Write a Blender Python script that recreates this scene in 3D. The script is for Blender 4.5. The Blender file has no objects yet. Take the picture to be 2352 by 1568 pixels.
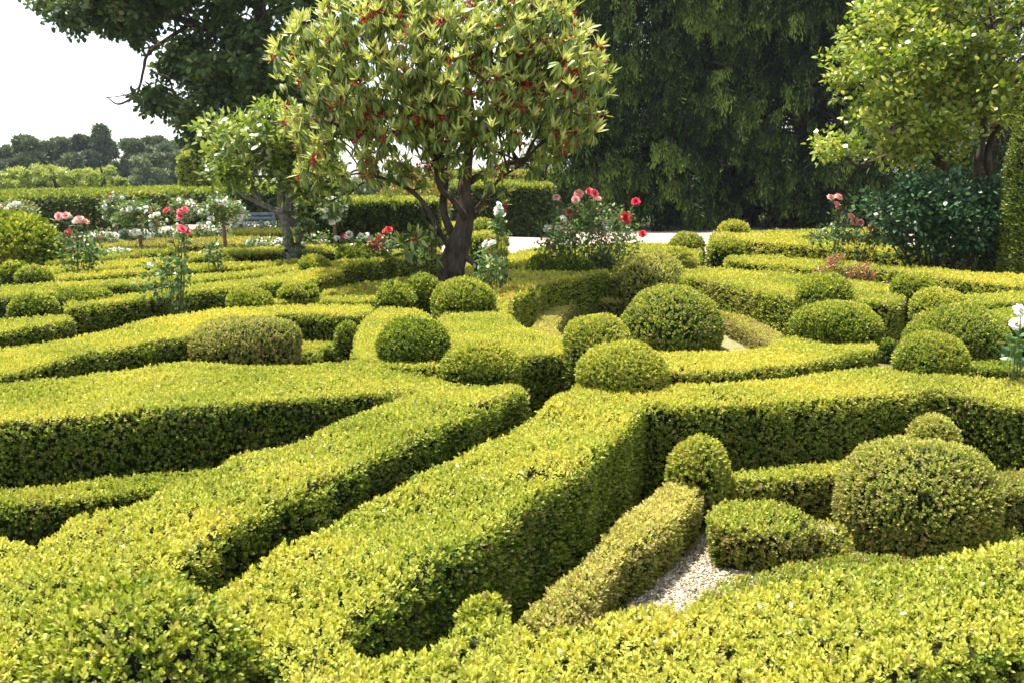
import bpy, bmesh, math, random
import numpy as np
from mathutils import Vector
from mathutils.geometry import delaunay_2d_cdt
R = math.radians
rng = np.random.default_rng(7)
random.seed(7)
sc = bpy.context.scene
COL = sc.collection

# ------------------------------------------------------------------ camera
FPX, CX, CY = 2287.0, 1176.0, 784.0        # focal length and centre in a 2352 px wide frame
EYE, PITCH = 1.65, R(9.3)
cam_d = bpy.data.cameras.new('camera'); cam = bpy.data.objects.new('camera', cam_d); COL.objects.link(cam)
cam_d.sensor_width = 36.0; cam_d.lens = 36.0 * FPX / 2352.0
cam.location = (0, 0, EYE); cam.rotation_euler = (R(90) - PITCH, 0, 0)
cam_d.clip_start = 0.05; cam_d.clip_end = 3000
cam_d.dof.use_dof = True; cam_d.dof.focus_distance = 4.6; cam_d.dof.aperture_fstop = 9.0
sc.camera = cam

# ------------------------------------------------------------------ light
SUN_EL, SUN_AZ = 74.0, 58.0                # azimuth: degrees to the left of the view direction
w = bpy.data.worlds.new('World'); sc.world = w; w.use_nodes = True
nt = w.node_tree; nt.nodes.clear()
sky = nt.nodes.new('ShaderNodeTexSky'); sky.sky_type = 'NISHITA'; sky.sun_disc = False
sky.sun_elevation = R(SUN_EL); sky.sun_rotation = R(-SUN_AZ)
sky.air_density = 1.0; sky.dust_density = 1.0; sky.ozone_density = 0.6
bg = nt.nodes.new('ShaderNodeBackground'); bg.inputs['Strength'].default_value = 0.15
wo = nt.nodes.new('ShaderNodeOutputWorld')
hs = nt.nodes.new('ShaderNodeHueSaturation'); hs.inputs['Saturation'].default_value = .45; nt.links.new(sky.outputs[0], hs.inputs['Color']); nt.links.new(hs.outputs[0], bg.inputs['Color']); nt.links.new(bg.outputs[0], wo.inputs['Surface'])
sun_d = bpy.data.lights.new('sun', 'SUN'); sun_d.energy = 5.0; sun_d.angle = R(0.53); sun_d.color = (1.0, 0.955, 0.87)
sun = bpy.data.objects.new('sun', sun_d); COL.objects.link(sun)
sdir = Vector((-math.sin(R(SUN_AZ)) * math.cos(R(SUN_EL)), math.cos(R(SUN_AZ)) * math.cos(R(SUN_EL)), math.sin(R(SUN_EL))))
sun.rotation_euler = sdir.to_track_quat('Z', 'Y').to_euler(); sun.location = (-8, 8, 20)
sc.view_settings.view_transform = 'Standard'; sc.view_settings.look = 'None'
sc.view_settings.exposure = 1.2; sc.view_settings.gamma = 1.0
sc.cycles.max_bounces = 6; sc.cycles.transparent_max_bounces = 4; sc.cycles.transmission_bounces = 3
sc.cycles.diffuse_bounces = 3; sc.cycles.glossy_bounces = 2

# ------------------------------------------------------------------ pixel helpers (2352 x 1568 frame)
def ray(px, py):
    u = (px - CX) / FPX; v = (CY - py) / FPX
    return np.array([u, math.cos(PITCH) + v * math.sin(PITCH), -math.sin(PITCH) + v * math.cos(PITCH)])
def W(px, py, z=0.0):                      # where the sight line meets the level z
    d = ray(px, py); t = (z - EYE) / d[2]
    return np.array([d[0] * t, d[1] * t, z])
def P(px, py, Y):                          # point of the sight line at depth Y
    d = ray(px, py); t = Y / d[1]
    return np.array([d[0] * t, Y, EYE + d[2] * t])
def M(px, Y): return px * Y / FPX          # pixels to metres at depth Y
def topx(p):                               # world -> pixel (arrays)
    c, s = math.cos(PITCH), math.sin(PITCH)
    y = p[:, 1]; z = p[:, 2] - EYE
    f = np.maximum(y * c - z * s, 1e-3); up = y * s + z * c
    return CX + FPX * p[:, 0] / f, CY - FPX * up / f
def nrm(a): return a / np.maximum(np.linalg.norm(a, axis=-1, keepdims=True), 1e-9)
class NZ:                                   # cheap smooth noise, about -1..1
    def __init__(s, seed, freq, k=6):
        r = np.random.default_rng(seed); s.d = nrm(r.normal(size=(k, 3))) * freq * r.uniform(.6, 1.7, (k, 1)); s.p = r.uniform(0, 6.28, k)
    def __call__(s, p): return np.sin(p @ s.d.T + s.p).sum(1) / math.sqrt(len(s.p) * 1.6)
n_lo, n_mid, n_hi, n_b, n_c, n_v = NZ(1, 1.6), NZ(2, 6), NZ(3, 17), NZ(4, 3.1), NZ(5, 9), NZ(6, 24)

# ------------------------------------------------------------------ object helpers
def tag(o, label=None, cat=None, group=None, kind=None):
    if label: o['label'] = label
    if cat: o['category'] = cat
    if group: o['group'] = group
    if kind: o['kind'] = kind
    return o
def empty(name, loc=(0, 0, 0), label=None, cat=None, group=None):
    o = bpy.data.objects.new(name, None); COL.objects.link(o); o.location = loc; o.empty_display_size = 0.1
    return tag(o, label, cat, group)
def mesh_np(name, verts, faces_list, mat, parent=None, tone=None, dry=None, smooth=False):
    """faces_list: list of (n,k) int arrays; parent: empty at some location -> verts made local"""
    me = bpy.data.meshes.new(name)
    v = np.asarray(verts, dtype=np.float32)
    if parent is not None: v = v - np.array(parent.location, dtype=np.float32)
    me.vertices.add(len(v)); me.vertices.foreach_set('co', v.ravel())
    loops = np.concatenate([f.ravel() for f in faces_list]).astype(np.int32)
    tot = np.concatenate([np.full(len(f), f.shape[1]) for f in faces_list]).astype(np.int32)
    st = np.concatenate([[0], np.cumsum(tot)[:-1]]).astype(np.int32)
    me.loops.add(len(loops)); me.loops.foreach_set('vertex_index', loops)
    me.polygons.add(len(tot)); me.polygons.foreach_set('loop_start', st); me.polygons.foreach_set('loop_total', tot)
    if smooth: me.polygons.foreach_set('use_smooth', np.ones(len(tot), dtype=bool))
    me.update(calc_edges=True)
    for nm, arr in (('tone', tone), ('dry', dry)):
        if arr is not None:
            a = me.attributes.new(nm, 'FLOAT', 'POINT'); a.data.foreach_set('value', np.asarray(arr, dtype=np.float32))
    me.materials.append(mat)
    o = bpy.data.objects.new(name, me); COL.objects.link(o)
    if parent is not None: o.parent = parent
    return o
class MB:                                   # collects pieces into one mesh
    def __init__(s): s.v = []; s.f = {}; s.n = 0; s.t = []; s.dr = []
    def add(s, v, faces, tone=None, dry=None):
        v = np.asarray(v, float)
        for f in faces:
            f = np.asarray(f, int)
            if len(f): s.f.setdefault(f.shape[1], []).append(f + s.n)
        s.v.append(v); s.n += len(v)
        s.t.append(np.zeros(len(v)) if tone is None else tone); s.dr.append(np.zeros(len(v)) if dry is None else dry)
    def build(s, name, mat, parent=None, smooth=False):
        return mesh_np(name, np.concatenate(s.v), [np.concatenate(a) for a in s.f.values()], mat, parent, np.concatenate(s.t), np.concatenate(s.dr), smooth)

def leaf_geo(mb, pos, ax, nor, ln, wd, tone, dry, bend=0.15, kind=6, wide=0.42):
    """one leaf per row: base at pos, pointing along ax, upper side nor"""
    pos = np.asarray(pos, float); N = len(pos)
    if N == 0: return
    ax = nrm(np.asarray(ax, float)); side = nrm(np.cross(ax, nor)); nr = np.cross(side, ax)
    ln = np.broadcast_to(np.asarray(ln, float), (N,))[:, None]; wd = np.broadcast_to(np.asarray(wd, float), (N,))[:, None] * .5
    bend = np.broadcast_to(np.asarray(bend, float), (N,))[:, None]
    if kind == 6:
        a = pos + ax * ln * .33 - nr * ln * bend * .11; b = pos + ax * ln * .72 - nr * ln * bend * .52
        tip = pos + ax * ln - nr * ln * bend
        V = np.stack([pos, a - side * wd, a + side * wd, b - side * wd * (.35 + wide), b + side * wd * (.35 + wide), tip], 1)
        i = np.arange(N)[:, None] * 6
        fs = [np.concatenate([i + np.array([[0, 2, 1]]), i + np.array([[3, 4, 5]])]), i + np.array([[1, 2, 4, 3]])]; k = 6
    else:
        a = pos + ax * ln * .5 - nr * ln * bend * .3; tip = pos + ax * ln - nr * ln * bend
        V = np.stack([pos, a + side * wd, tip, a - side * wd], 1)
        i = np.arange(N)[:, None] * 4; fs = [i + np.array([[0, 1, 2, 3]])]; k = 4
    tone = np.broadcast_to(tone, (N,)); dry = np.broadcast_to(dry, (N,))
    mb.add(V.reshape(-1, 3), fs, np.repeat(tone, k), np.repeat(dry, k))

def tube(mb, pts, rad, seg=8, rough=0.0, caps=True):
    pts = np.asarray(pts, float); rad = np.broadcast_to(np.asarray(rad, float), (len(pts),))
    tg = nrm(np.gradient(pts, axis=0)); ref = np.array([0.31, 0.9, 0.29]) if abs(tg[0][1]) < .8 else np.array([1.0, 0, .2])
    s1 = nrm(np.cross(tg, ref)); s2 = np.cross(tg, s1)
    a = np.linspace(0, 2 * math.pi, seg, endpoint=False)
    rr = rad[:, None] * np.ones((1, seg))
    V = pts[:, None] + rr[..., None] * (np.cos(a)[None, :, None] * s1[:, None] + np.sin(a)[None, :, None] * s2[:, None])
    if rough:
        fl = V.reshape(-1, 3); k = 1 / max(rad.max(), .004)
        d = NZ(11, k * 1.1)(fl) * rough + NZ(12, k * 3.2)(fl) * rough * .45
        V = pts[:, None] + (V - pts[:, None]) * (1 + d.reshape(V.shape[:2]))[..., None]
    n = len(pts); i = np.arange(n - 1)[:, None] * seg; j = np.arange(seg)[None, :]; j2 = (j + 1) % seg
    q = np.stack([i + j, i + j2, i + seg + j2, i + seg + j], -1).reshape(-1, 4)
    mb.add(V.reshape(-1, 3), [q] + ([np.array([list(range(seg))[::-1]]), np.array([[(n - 1) * seg + k for k in range(seg)]])] if caps else []))
def smoothpath(pts, rad=None, n=6):
    pts = np.asarray(pts, float); m = len(pts); out = []; ro = []
    rad = None if rad is None else np.asarray(rad, float)
    for i in range(m - 1):
        p0, p1, p2, p3 = pts[max(i - 1, 0)], pts[i], pts[i + 1], pts[min(i + 2, m - 1)]
        for t in np.linspace(0, 1, n, endpoint=False):
            out.append(.5 * ((2 * p1) + (-p0 + p2) * t + (2 * p0 - 5 * p1 + 4 * p2 - p3) * t * t + (-p0 + 3 * p1 - 3 * p2 + p3) * t ** 3))
            if rad is not None: ro.append(rad[i] * (1 - t) + rad[i + 1] * t)
    out.append(pts[-1])
    if rad is not None: ro.append(rad[-1]); return np.array(out), np.array(ro)
    return np.array(out)

# ------------------------------------------------------------------ materials
def newmat(name):
    m = bpy.data.materials.new(name); m.use_nodes = True; t = m.node_tree; t.nodes.clear()
    return m, t, t.nodes.new('ShaderNodeOutputMaterial')
def leafmat(name, stops, dryc=(.30, .20, .09), rough=.42, trans=.28, spec=.4, patch=.12, pscale=3.0):
    """colour from the per-leaf 'tone' attribute, brown from 'dry', plus slow variation"""
    m, t, out = newmat(name); N = t.nodes.new; L = t.links.new
    at = N('ShaderNodeAttribute'); at.attribute_name = 'tone'; ad = N('ShaderNodeAttribute'); ad.attribute_name = 'dry'
    tc = N('ShaderNodeTexCoord'); nz = N('ShaderNodeTexNoise'); nz.inputs['Scale'].default_value = pscale; nz.inputs['Detail'].default_value = 4
    L(tc.outputs['Object'], nz.inputs['Vector'])
    mm = N('ShaderNodeMath'); mm.operation = 'MULTIPLY_ADD'; mm.inputs[1].default_value = patch * 2; L(nz.outputs['Fac'], mm.inputs[0])
    sb = N('ShaderNodeMath'); sb.operation = 'SUBTRACT'; L(at.outputs['Fac'], sb.inputs[0]); sb.inputs[1].default_value = patch; L(sb.outputs[0], mm.inputs[2])
    cr = N('ShaderNodeValToRGB'); e = cr.color_ramp.elements
    e[0].position = stops[0][0]; e[0].color = (*stops[0][1], 1); e[1].position = stops[-1][0]; e[1].color = (*stops[-1][1], 1)
    for p, c in stops[1:-1]: x = e.new(p); x.color = (*c, 1)
    L(mm.outputs[0], cr.inputs[0])
    mx = N('ShaderNodeMix'); mx.data_type = 'RGBA'; L(ad.outputs['Fac'], mx.inputs[0]); L(cr.outputs[0], mx.inputs[6]); mx.inputs[7].default_value = (*dryc, 1)
    pb = N('ShaderNodeBsdfPrincipled'); pb.inputs['Roughness'].default_value = rough; pb.inputs['Specular IOR Level'].default_value = spec
    L(mx.outputs[2], pb.inputs['Base Color'])
    tr = N('ShaderNodeBsdfTranslucent'); hv = N('ShaderNodeHueSaturation'); hv.inputs['Saturation'].default_value = 1.1; hv.inputs['Value'].default_value = 1.35
    L(mx.outputs[2], hv.inputs['Color']); L(hv.outputs[0], tr.inputs['Color'])
    ms = N('ShaderNodeMixShader'); ms.inputs[0].default_value = trans; L(pb.outputs[0], ms.inputs[1]); L(tr.outputs[0], ms.inputs[2]); L(ms.outputs[0], out.inputs['Surface'])
    return m
def noisemat(name, c1, c2, scale=8, rough=.9, bump=.4, bscale=40, c3=None, stretch=(1, 1, 1), dist=.02):
    m, t, out = newmat(name); N = t.nodes.new; L = t.links.new
    tc = N('ShaderNodeTexCoord'); mp = N('ShaderNodeMapping'); mp.inputs['Scale'].default_value = stretch; L(tc.outputs['Object'], mp.inputs[0])
    nz = N('ShaderNodeTexNoise'); nz.inputs['Scale'].default_value = scale; nz.inputs['Detail'].default_value = 8; nz.inputs['Roughness'].default_value = .65; L(mp.outputs[0], nz.inputs['Vector'])
    cr = N('ShaderNodeValToRGB'); e = cr.color_ramp.elements; e[0].position = .34; e[0].color = (*c1, 1); e[1].position = .66; e[1].color = (*c2, 1)
    if c3: x = e.new(.8); x.color = (*c3, 1)
    L(nz.outputs['Fac'], cr.inputs[0])
    n2 = N('ShaderNodeTexNoise'); n2.inputs['Scale'].default_value = bscale; n2.inputs['Detail'].default_value = 6; L(mp.outputs[0], n2.inputs['Vector'])
    bp = N('ShaderNodeBump'); bp.inputs['Strength'].default_value = bump; bp.inputs['Distance'].default_value = dist; L(n2.outputs['Fac'], bp.inputs['Height'])
    pb = N('ShaderNodeBsdfPrincipled'); pb.inputs['Roughness'].default_value = rough; pb.inputs['Specular IOR Level'].default_value = .15; L(cr.outputs[0], pb.inputs['Base Color']); L(bp.outputs[0], pb.inputs['Normal']); L(pb.outputs[0], out.inputs['Surface'])
    return m
m_box = leafmat('box_leaf', rough=.52, spec=.25, stops=[(0, (.020, .042, .008)), (.3, (.070, .125, .014)), (.55, (.225, .285, .028)), (.78, (.42, .43, .070)), (1, (.58, .51, .085))], dryc=(.30, .23, .085))
m_dry = leafmat('dry_box_leaf', rough=.6, spec=.2, stops=[(0, (.035, .055, .012)), (.3, (.09, .135, .022)), (.55, (.235, .27, .042)), (.8, (.45, .43, .09)), (1, (.58, .52, .15))], dryc=(.38, .29, .12))
m_core = noisemat('hedge_core', (.008, .013, .003), (.028, .032, .008), 30, .95, .6, 90)
m_rho = leafmat('rhododendron_leaf', [(0, (.035, .075, .015)), (.4, (.10, .17, .03)), (.7, (.34, .39, .08)), (1, (.58, .58, .17))], dryc=(.28, .17, .06), rough=.42, trans=.25, patch=.05)
m_redflower = leafmat('faded_red_flower', [(0, (.10, .006, .008)), (.5, (.36, .018, .020)), (1, (.60, .09, .035))], rough=.6, trans=.2, patch=.05)
m_gloss = leafmat('glossy_leaf', [(0, (.03, .075, .010)), (.4, (.12, .20, .02)), (.75, (.30, .36, .055)), (1, (.50, .50, .11))], rough=.27, trans=.28, spec=.6, patch=.08)  # pale upper stops paint whitish leaf highlights into the colour
m_lime = leafmat('mid_green_leaf', [(0, (.02, .05, .01)), (.4, (.08, .14, .022)), (.75, (.24, .31, .055)), (1, (.46, .48, .13))], rough=.33, trans=.3, spec=.5)
m_linden = leafmat('linden_leaf', [(0, (.012, .032, .008)), (.4, (.035, .075, .014)), (.75, (.10, .15, .03)), (1, (.30, .33, .13))], rough=.5, trans=.22)
m_spruce = leafmat('spruce_needles', [(0, (.004, .010, .003)), (.35, (.013, .028, .007)), (.7, (.075, .125, .022)), (1, (.20, .28, .05))], dryc=(.11, .060, .025), rough=.8, spec=.08, trans=.10, pscale=.6)
m_pine = leafmat('pine_needles', [(0, (.04, .065, .03)), (.5, (.10, .14, .06)), (1, (.26, .30, .14))], rough=.7, trans=.1, pscale=.2)  # needle colours paled, part of the distance haze is painted in
m_cypress = leafmat('clipped_cypress', [(0, (.03, .055, .008)), (.5, (.11, .16, .02)), (1, (.26, .30, .03))], dryc=(.22, .16, .08), rough=.6, trans=.15)
m_yewwall = leafmat('tall_hedge_leaf', [(0, (.02, .038, .006)), (.4, (.045, .075, .012)), (.7, (.17, .23, .022)), (1, (.38, .40, .05))], dryc=(.40, .20, .05), rough=.6, trans=.18)
m_roseleaf = leafmat('rose_leaf', [(0, (.025, .065, .020)), (.45, (.085, .16, .045)), (.8, (.20, .28, .08)), (.95, (.30, .34, .10)), (1, (.28, .09, .05))], rough=.4, trans=.25, spec=.4, patch=.06)
m_bluish = leafmat('blue_green_leaf', [(0, (.008, .028, .014)), (.5, (.035, .088, .030)), (1, (.13, .23, .085))], rough=.4, trans=.15)
m_photinia = leafmat('red_tipped_leaf', [(0, (.04, .08, .012)), (.6, (.16, .22, .03)), (.82, (.28, .30, .05)), (.93, (.50, .13, .07)), (1, (.62, .16, .10))], rough=.35, patch=.03)
m_coral = leafmat('coral_leaf', [(0, (.08, .13, .03)), (.45, (.20, .19, .05)), (.7, (.42, .16, .08)), (1, (.58, .20, .15))], rough=.4, patch=.03)
m_bark = noisemat('grey_bark', (.030, .023, .017), (.12, .095, .07), 14, .95, 1, 30, (.24, .20, .15), (1, 1, .35), .012)
m_barkd = noisemat('dark_bark', (.025, .020, .016), (.085, .062, .045), 14, .95, .8, 36, (.17, .13, .10), (1, 1, .3), .015)
m_lichen = noisemat('lichen_bark', (.10, .09, .07), (.28, .26, .22), 20, .9, .6, 40, (.42, .40, .33))
m_stem = noisemat('rose_stem', (.05, .09, .025), (.13, .12, .05), 20, .6, .2, 60)
m_stake = noisemat('standard_stem', (.13, .08, .045), (.28, .18, .10), 20, .8, .5, 50)
m_gravel = noisemat('pale_gravel', (.30, .24, .17), (.52, .45, .36), 70, .95, .9, 160, (.68, .62, .53), dist=.012)
m_soil = noisemat('dry_soil', (.08, .065, .035), (.18, .145, .08), 9, .95, .8, 60, (.28, .24, .14))
m_floor = noisemat('dry_mossy_floor', (.14, .15, .05), (.33, .30, .14), 12, .95, .8, 60, (.45, .40, .24))
m_grass = noisemat('meadow', (.06, .09, .02), (.13, .16, .035), .6, .95, .5, 8, (.2, .19, .06))
m_bench = noisemat('weathered_bench', (.16, .19, .22), (.30, .34, .38), 9, .7, .3, 50)
m_pebble = leafmat('pebble', [(0, (.12, .085, .05)), (.4, (.36, .28, .18)), (.8, (.55, .47, .36)), (1, (.74, .70, .62))], dryc=(.16, .15, .04), rough=.85, trans=0.0, patch=.02)
def petalmat(name, a, b, tr=.3):
    return leafmat(name, [(0, a), (1, b)], rough=.55, trans=tr, spec=.25, patch=.02)
m_white = petalmat('white_petal', (.66, .64, .50), (.88, .88, .84))
m_pink = petalmat('pink_petal', (.66, .20, .20), (.85, .55, .48))
m_red = petalmat('red_petal', (.42, .01, .03), (.72, .05, .09))
m_hot = petalmat('coral_red_petal', (.60, .05, .09), (.82, .22, .26))
m_salmon = petalmat('salmon_petal', (.60, .22, .20), (.80, .42, .36))

# ------------------------------------------------------------------ ground
def sheet(name, pts, z, mat):
    bm = bmesh.new(); bm.faces.new([bm.verts.new((p[0], p[1], z)) for p in pts]); me = bpy.data.meshes.new(name); bm.to_mesh(me); bm.free()
    me.materials.append(mat); o = bpy.data.objects.new(name, me); COL.objects.link(o); return tag(o, kind='structure')
sheet('ground', [(-900, -60), (900, -60), (900, 1500), (-900, 1500)], -.06, m_grass)
sheet('garden_soil', [(-40, -8), (40, -8), (40, 22), (-40, 22)], -.012, m_soil)
sheet('gravel_path', [(-60, 21.6), (60, 21.6), (60, 36), (-60, 36)], -.004, m_gravel)
pl = [W(1450, 1440), W(1560, 1230), W(1660, 1200), W(1900, 1200), W(2420, 1200), W(2420, 1330), W(1900, 1340), W(1650, 1440)]
sheet('gravel_bed', pl, -.002, m_gravel)
sheet('circle_floor', [W(a_, b_) for a_, b_ in [(1290, 830), (1240, 780), (1290, 730), (1420, 705), (1600, 705), (1740, 745), (1820, 800), (1780, 840), (1600, 850)]], -.002, m_floor)
mb = MB(); n = 26000
px = rng.uniform(1440, 2000, n); py = rng.uniform(1225, 1430, n); s = rng.uniform(.004, .0095, n)
octv = np.array([[1, 0, 0], [-1, 0, 0], [0, 1, 0], [0, -1, 0], [0, 0, .6], [0, 0, -.6]], float)
octf = np.array([[0, 2, 4], [2, 1, 4], [1, 3, 4], [3, 0, 4], [2, 0, 5], [1, 2, 5], [3, 1, 5], [0, 3, 5]])
base = np.array([W(a, b) for a, b in zip(px, py)]); ang = rng.uniform(0, 6.28, n)
V = octv[None] * s[:, None, None] * rng.uniform(.6, 1.3, (n, 6, 1))
c_, s_ = np.cos(ang)[:, None], np.sin(ang)[:, None]
V = np.stack([V[..., 0] * c_ - V[..., 1] * s_, V[..., 0] * s_ + V[..., 1] * c_, V[..., 2]], -1) + base[:, None]; V[..., 2] += (s * rng.uniform(.1, .7, n))[:, None]
mb.add(V.reshape(-1, 3), [(octf[None] + (np.arange(n) * 6)[:, None, None]).reshape(-1, 3)], np.repeat(rng.beta(2, 1.6, n), 6), np.repeat((rng.random(n) < .14) * 1.0, 6))
tag(mb.build('gravel', m_pebble), 'pale beige pebbles lying loose between the low hedges', 'gravel', kind='stuff')

# ------------------------------------------------------------------ box shoots
LD = 7.0
def lod(p):
    d = np.linalg.norm(p - np.array([0, 0, EYE]), axis=1)
    return np.maximum(1.0, d / LD)
def shoots(mb, p, ax, s, young, dryp, leaf=.0135, nl=7, spread=1.0, kind=None, vary=.085):
    N = len(p)
    if N == 0: return
    ax = nrm(ax); ref = rng.normal(size=(N, 3)); s1 = nrm(np.cross(ax, ref)); s2 = np.cross(ax, s1)
    Ls = leaf * s * rng.uniform(.75, 1.3, N)
    base_t = young + rng.normal(0, vary * .8, N)
    for j in range(nl):
        q = j / (nl - 1); phi = j * 2.4 + rng.uniform(-.4, .4, N)
        rad = s1 * np.cos(phi)[:, None] + s2 * np.sin(phi)[:, None]
        al = (R(72) * (1 - q) + R(16) * q) * spread + rng.normal(0, .18, N)
        ca, sa = np.cos(al)[:, None], np.sin(al)[:, None]
        d = ax * ca + rad * sa; nr = ax * sa - rad * ca
        pos = p + ax * (Ls * (q * 1.5 - .6))[:, None]
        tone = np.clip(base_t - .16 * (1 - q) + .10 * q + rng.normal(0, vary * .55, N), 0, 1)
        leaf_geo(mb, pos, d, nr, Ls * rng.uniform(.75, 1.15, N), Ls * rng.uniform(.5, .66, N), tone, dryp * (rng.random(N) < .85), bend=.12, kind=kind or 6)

def inpoly(x, y, poly):
    x0, y0 = poly[:, 0], poly[:, 1]; x1, y1 = np.roll(x0, -1), np.roll(y0, -1)
    ins = np.zeros(len(x), bool)
    for a, b, c, d in zip(x0, y0, x1, y1):
        if b == d: continue
        ins ^= ((b > y) != (d > y)) & (x < (c - a) * (y - b) / (d - b) + a)
    return ins
def edgedist(x, y, poly):
    D = np.full(len(x), 9.0)
    for a, b in zip(poly, np.roll(poly, -1, 0)):
        ab = b - a; L2 = ab @ ab + 1e-12; t = np.clip(((x - a[0]) * ab[0] + (y - a[1]) * ab[1]) / L2, 0, 1)
        D = np.minimum(D, np.hypot(x - a[0] - t * ab[0], y - a[1] - t * ab[1]))
    return D
def chaikin(p, k=.25):
    q = np.roll(p, -1, 0); return np.stack([p * (1 - k) + q * k, p * k + q * (1 - k)], 1).reshape(-1, 2)
def densify(p, L=.25):
    out = []
    for a, b in zip(p, np.roll(p, -1, 0)):
        n = max(1, int(math.ceil(np.linalg.norm(b - a) / L)))
        for i in range(n): out.append(a + (b - a) * i / n)
    return np.array(out)
def visible(p, m=500):
    x, y = topx(p); return (p[:, 1] > .3) & (x > -m) & (x < 2352 + m) & (y < 1568 + m)
def offset(poly, d):
    a = np.roll(poly, 1, 0); b = np.roll(poly, -1, 0); t = nrm(b - a)
    return poly + np.stack([t[:, 1], -t[:, 0]], 1) * d         # outward for counter-clockwise
def hedge(px, z, label, young=.62, side=.42, dry=.04, mat=None, name='box_hedge', cat='hedge', leaf=.0135, dens=5000, sdens=5200, world=False, rnd=.035, lump=.017, ldiv=1.0, group='clipped hedges of the parterre', zb=0.0):
    mat = mat or m_box
    poly = np.array(px, float)[:, :2] if world else np.array([W(a, b, z)[:2] for a, b in px])
    x, y = poly[:, 0], poly[:, 1]
    if (x * np.roll(y, -1) - y * np.roll(x, -1)).sum() < 0: poly = poly[::-1]
    dm = np.hypot(*poly.mean(0)); lump = lump * (.5 if z < .3 else 1.0 if dm < 5.5 else .5); rnd = rnd * (.6 if z < .3 or dm > 5.5 else 1.0); L = min(.16, .02 * dm)
    poly = chaikin(chaikin(densify(poly, L)))
    c = poly.mean(0); o = empty(name, (c[0], c[1], 0), label, cat, group)
    # inner body
    ins = offset(poly, -.025); n = len(ins)
    cv, ce, cf = delaunay_2d_cdt([Vector((float(q[0]), float(q[1]))) for q in ins], [], [list(range(n))], 1, 1e-5, False)[:3]
    bm = bmesh.new(); tv = [bm.verts.new((q[0] - c[0], q[1] - c[1], z - .03)) for q in cv]
    cf = [f for f in cf if len(set(f)) == 3]; gc = np.array([np.mean([[cv[i][0], cv[i][1]] for i in f], 0) for f in cf]); gi = inpoly(gc[:, 0], gc[:, 1], ins)
    for f, g in zip(cf, gi):
        if g: bm.faces.new([tv[i] for i in f])
    lo = [bm.verts.new((q[0] - c[0], q[1] - c[1], zb - .05)) for q in ins]; hi = [bm.verts.new((q[0] - c[0], q[1] - c[1], z - .03)) for q in ins]
    for i in range(n): bm.faces.new([lo[i], lo[(i + 1) % n], hi[(i + 1) % n], hi[i]])
    me = bpy.data.meshes.new('core'); bm.to_mesh(me); bm.free(); me.materials.append(m_core)
    bo = bpy.data.objects.new('core', me); COL.objects.link(bo); bo.parent = o
    # leaves on the top
    mb = MB(); mn, mx = poly.min(0), poly.max(0); area = np.prod(mx - mn)
    near = poly[np.argmin(np.hypot(poly[:, 0], poly[:, 1]))]; smin = max(1, np.hypot(near[0], near[1]) / LD) / ldiv * .999
    n = int(area * dens / smin ** 2)
    X = rng.uniform(mn[0], mx[0], n); Y = rng.uniform(mn[1], mx[1], n)
    p3 = np.stack([X, Y, np.full(n, z)], 1); s = lod(p3) / ldiv
    k = (rng.random(n) < np.minimum(1, (smin / s) ** 2)) & visible(p3); X, Y, p3, s = X[k], Y[k], p3[k], s[k]
    k = inpoly(X, Y, poly); X, Y, p3, s = X[k], Y[k], p3[k], s[k]
    D = edgedist(X, Y, poly)
    # edge rounding + lumps; a few hollow spots where the growth is thin
    fall = np.where(D < rnd, rnd - np.sqrt(np.maximum(0, rnd ** 2 - (rnd - D) ** 2)), 0)
    z_ = z - fall + n_mid(p3) * lump + n_hi(p3) * lump * .5 + n_lo(p3) * lump
    k = (n_c(p3 * 1.3) < 1.15) | (rng.random(len(X)) < .45); X, Y, p3, s, z_ = X[k], Y[k], p3[k], s[k], z_[k]
    p = np.stack([X, Y, z_ - rng.exponential(.006, len(X)) * s + (rng.random(len(X)) < .03) * rng.uniform(0, .016, len(X))], 1)
    ax = np.stack([rng.normal(0, .33, len(X)), rng.normal(0, .33, len(X)), np.ones(len(X))], 1)
    yng = young + .10 + .08 * n_b(p) + .08 * n_c(p) + .05 * n_lo(p); dr = (rng.random(len(X)) < dry * (1 + 1.5 * np.maximum(0, n_lo(p * 2.1)))) * rng.uniform(.4, 1, len(X))
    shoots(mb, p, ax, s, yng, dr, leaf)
    # leaves on the sides
    for a, b in zip(poly, np.roll(poly, -1, 0)):
        e = b - a; le = np.linalg.norm(e)
        if le < 1e-5: continue
        nr = np.array([e[1], -e[0]]) / le; mid = (a + b) / 2; facing = nr @ (-mid) / np.linalg.norm(mid)
        smid = max(1, np.hypot(*mid) / LD) / ldiv; dn = sdens / smid ** 2 * (1.0 if facing > -.25 else .35)
        n = rng.poisson(le * (z - zb) * dn)
        if n == 0: continue
        t = rng.random(n); h = zb + rng.random(n) * (z - zb - .01)
        p = np.stack([a[0] + e[0] * t, a[1] + e[1] * t, h], 1)
        vs_ = n_v(p * np.array([1, 1, .12])); off = n_mid(p) * lump * .9 + n_hi(p) * lump * .4 + vs_ * .008 - rng.exponential(.008, n) * smid - .012 * (h < zb + .08)
        p[:, :2] += nr[None] * off[:, None]
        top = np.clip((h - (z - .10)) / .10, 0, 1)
        k = visible(p); p, h, top, vs_ = p[k], h[k], top[k], vs_[k]; n = len(p)
        if n == 0: continue
        ax = np.stack([nr[0] + rng.normal(0, .35, n), nr[1] + rng.normal(0, .35, n), .45 + rng.normal(0, .3, n)], 1)
        dd = dry * 2.2 * (1 + 2.5 * np.maximum(0, n_b(p * 1.7)))
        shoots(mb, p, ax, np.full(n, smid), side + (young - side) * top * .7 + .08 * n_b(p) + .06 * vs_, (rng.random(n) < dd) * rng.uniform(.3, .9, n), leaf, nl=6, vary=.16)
    mb.build('foliage', mat, o)
    return o

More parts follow.
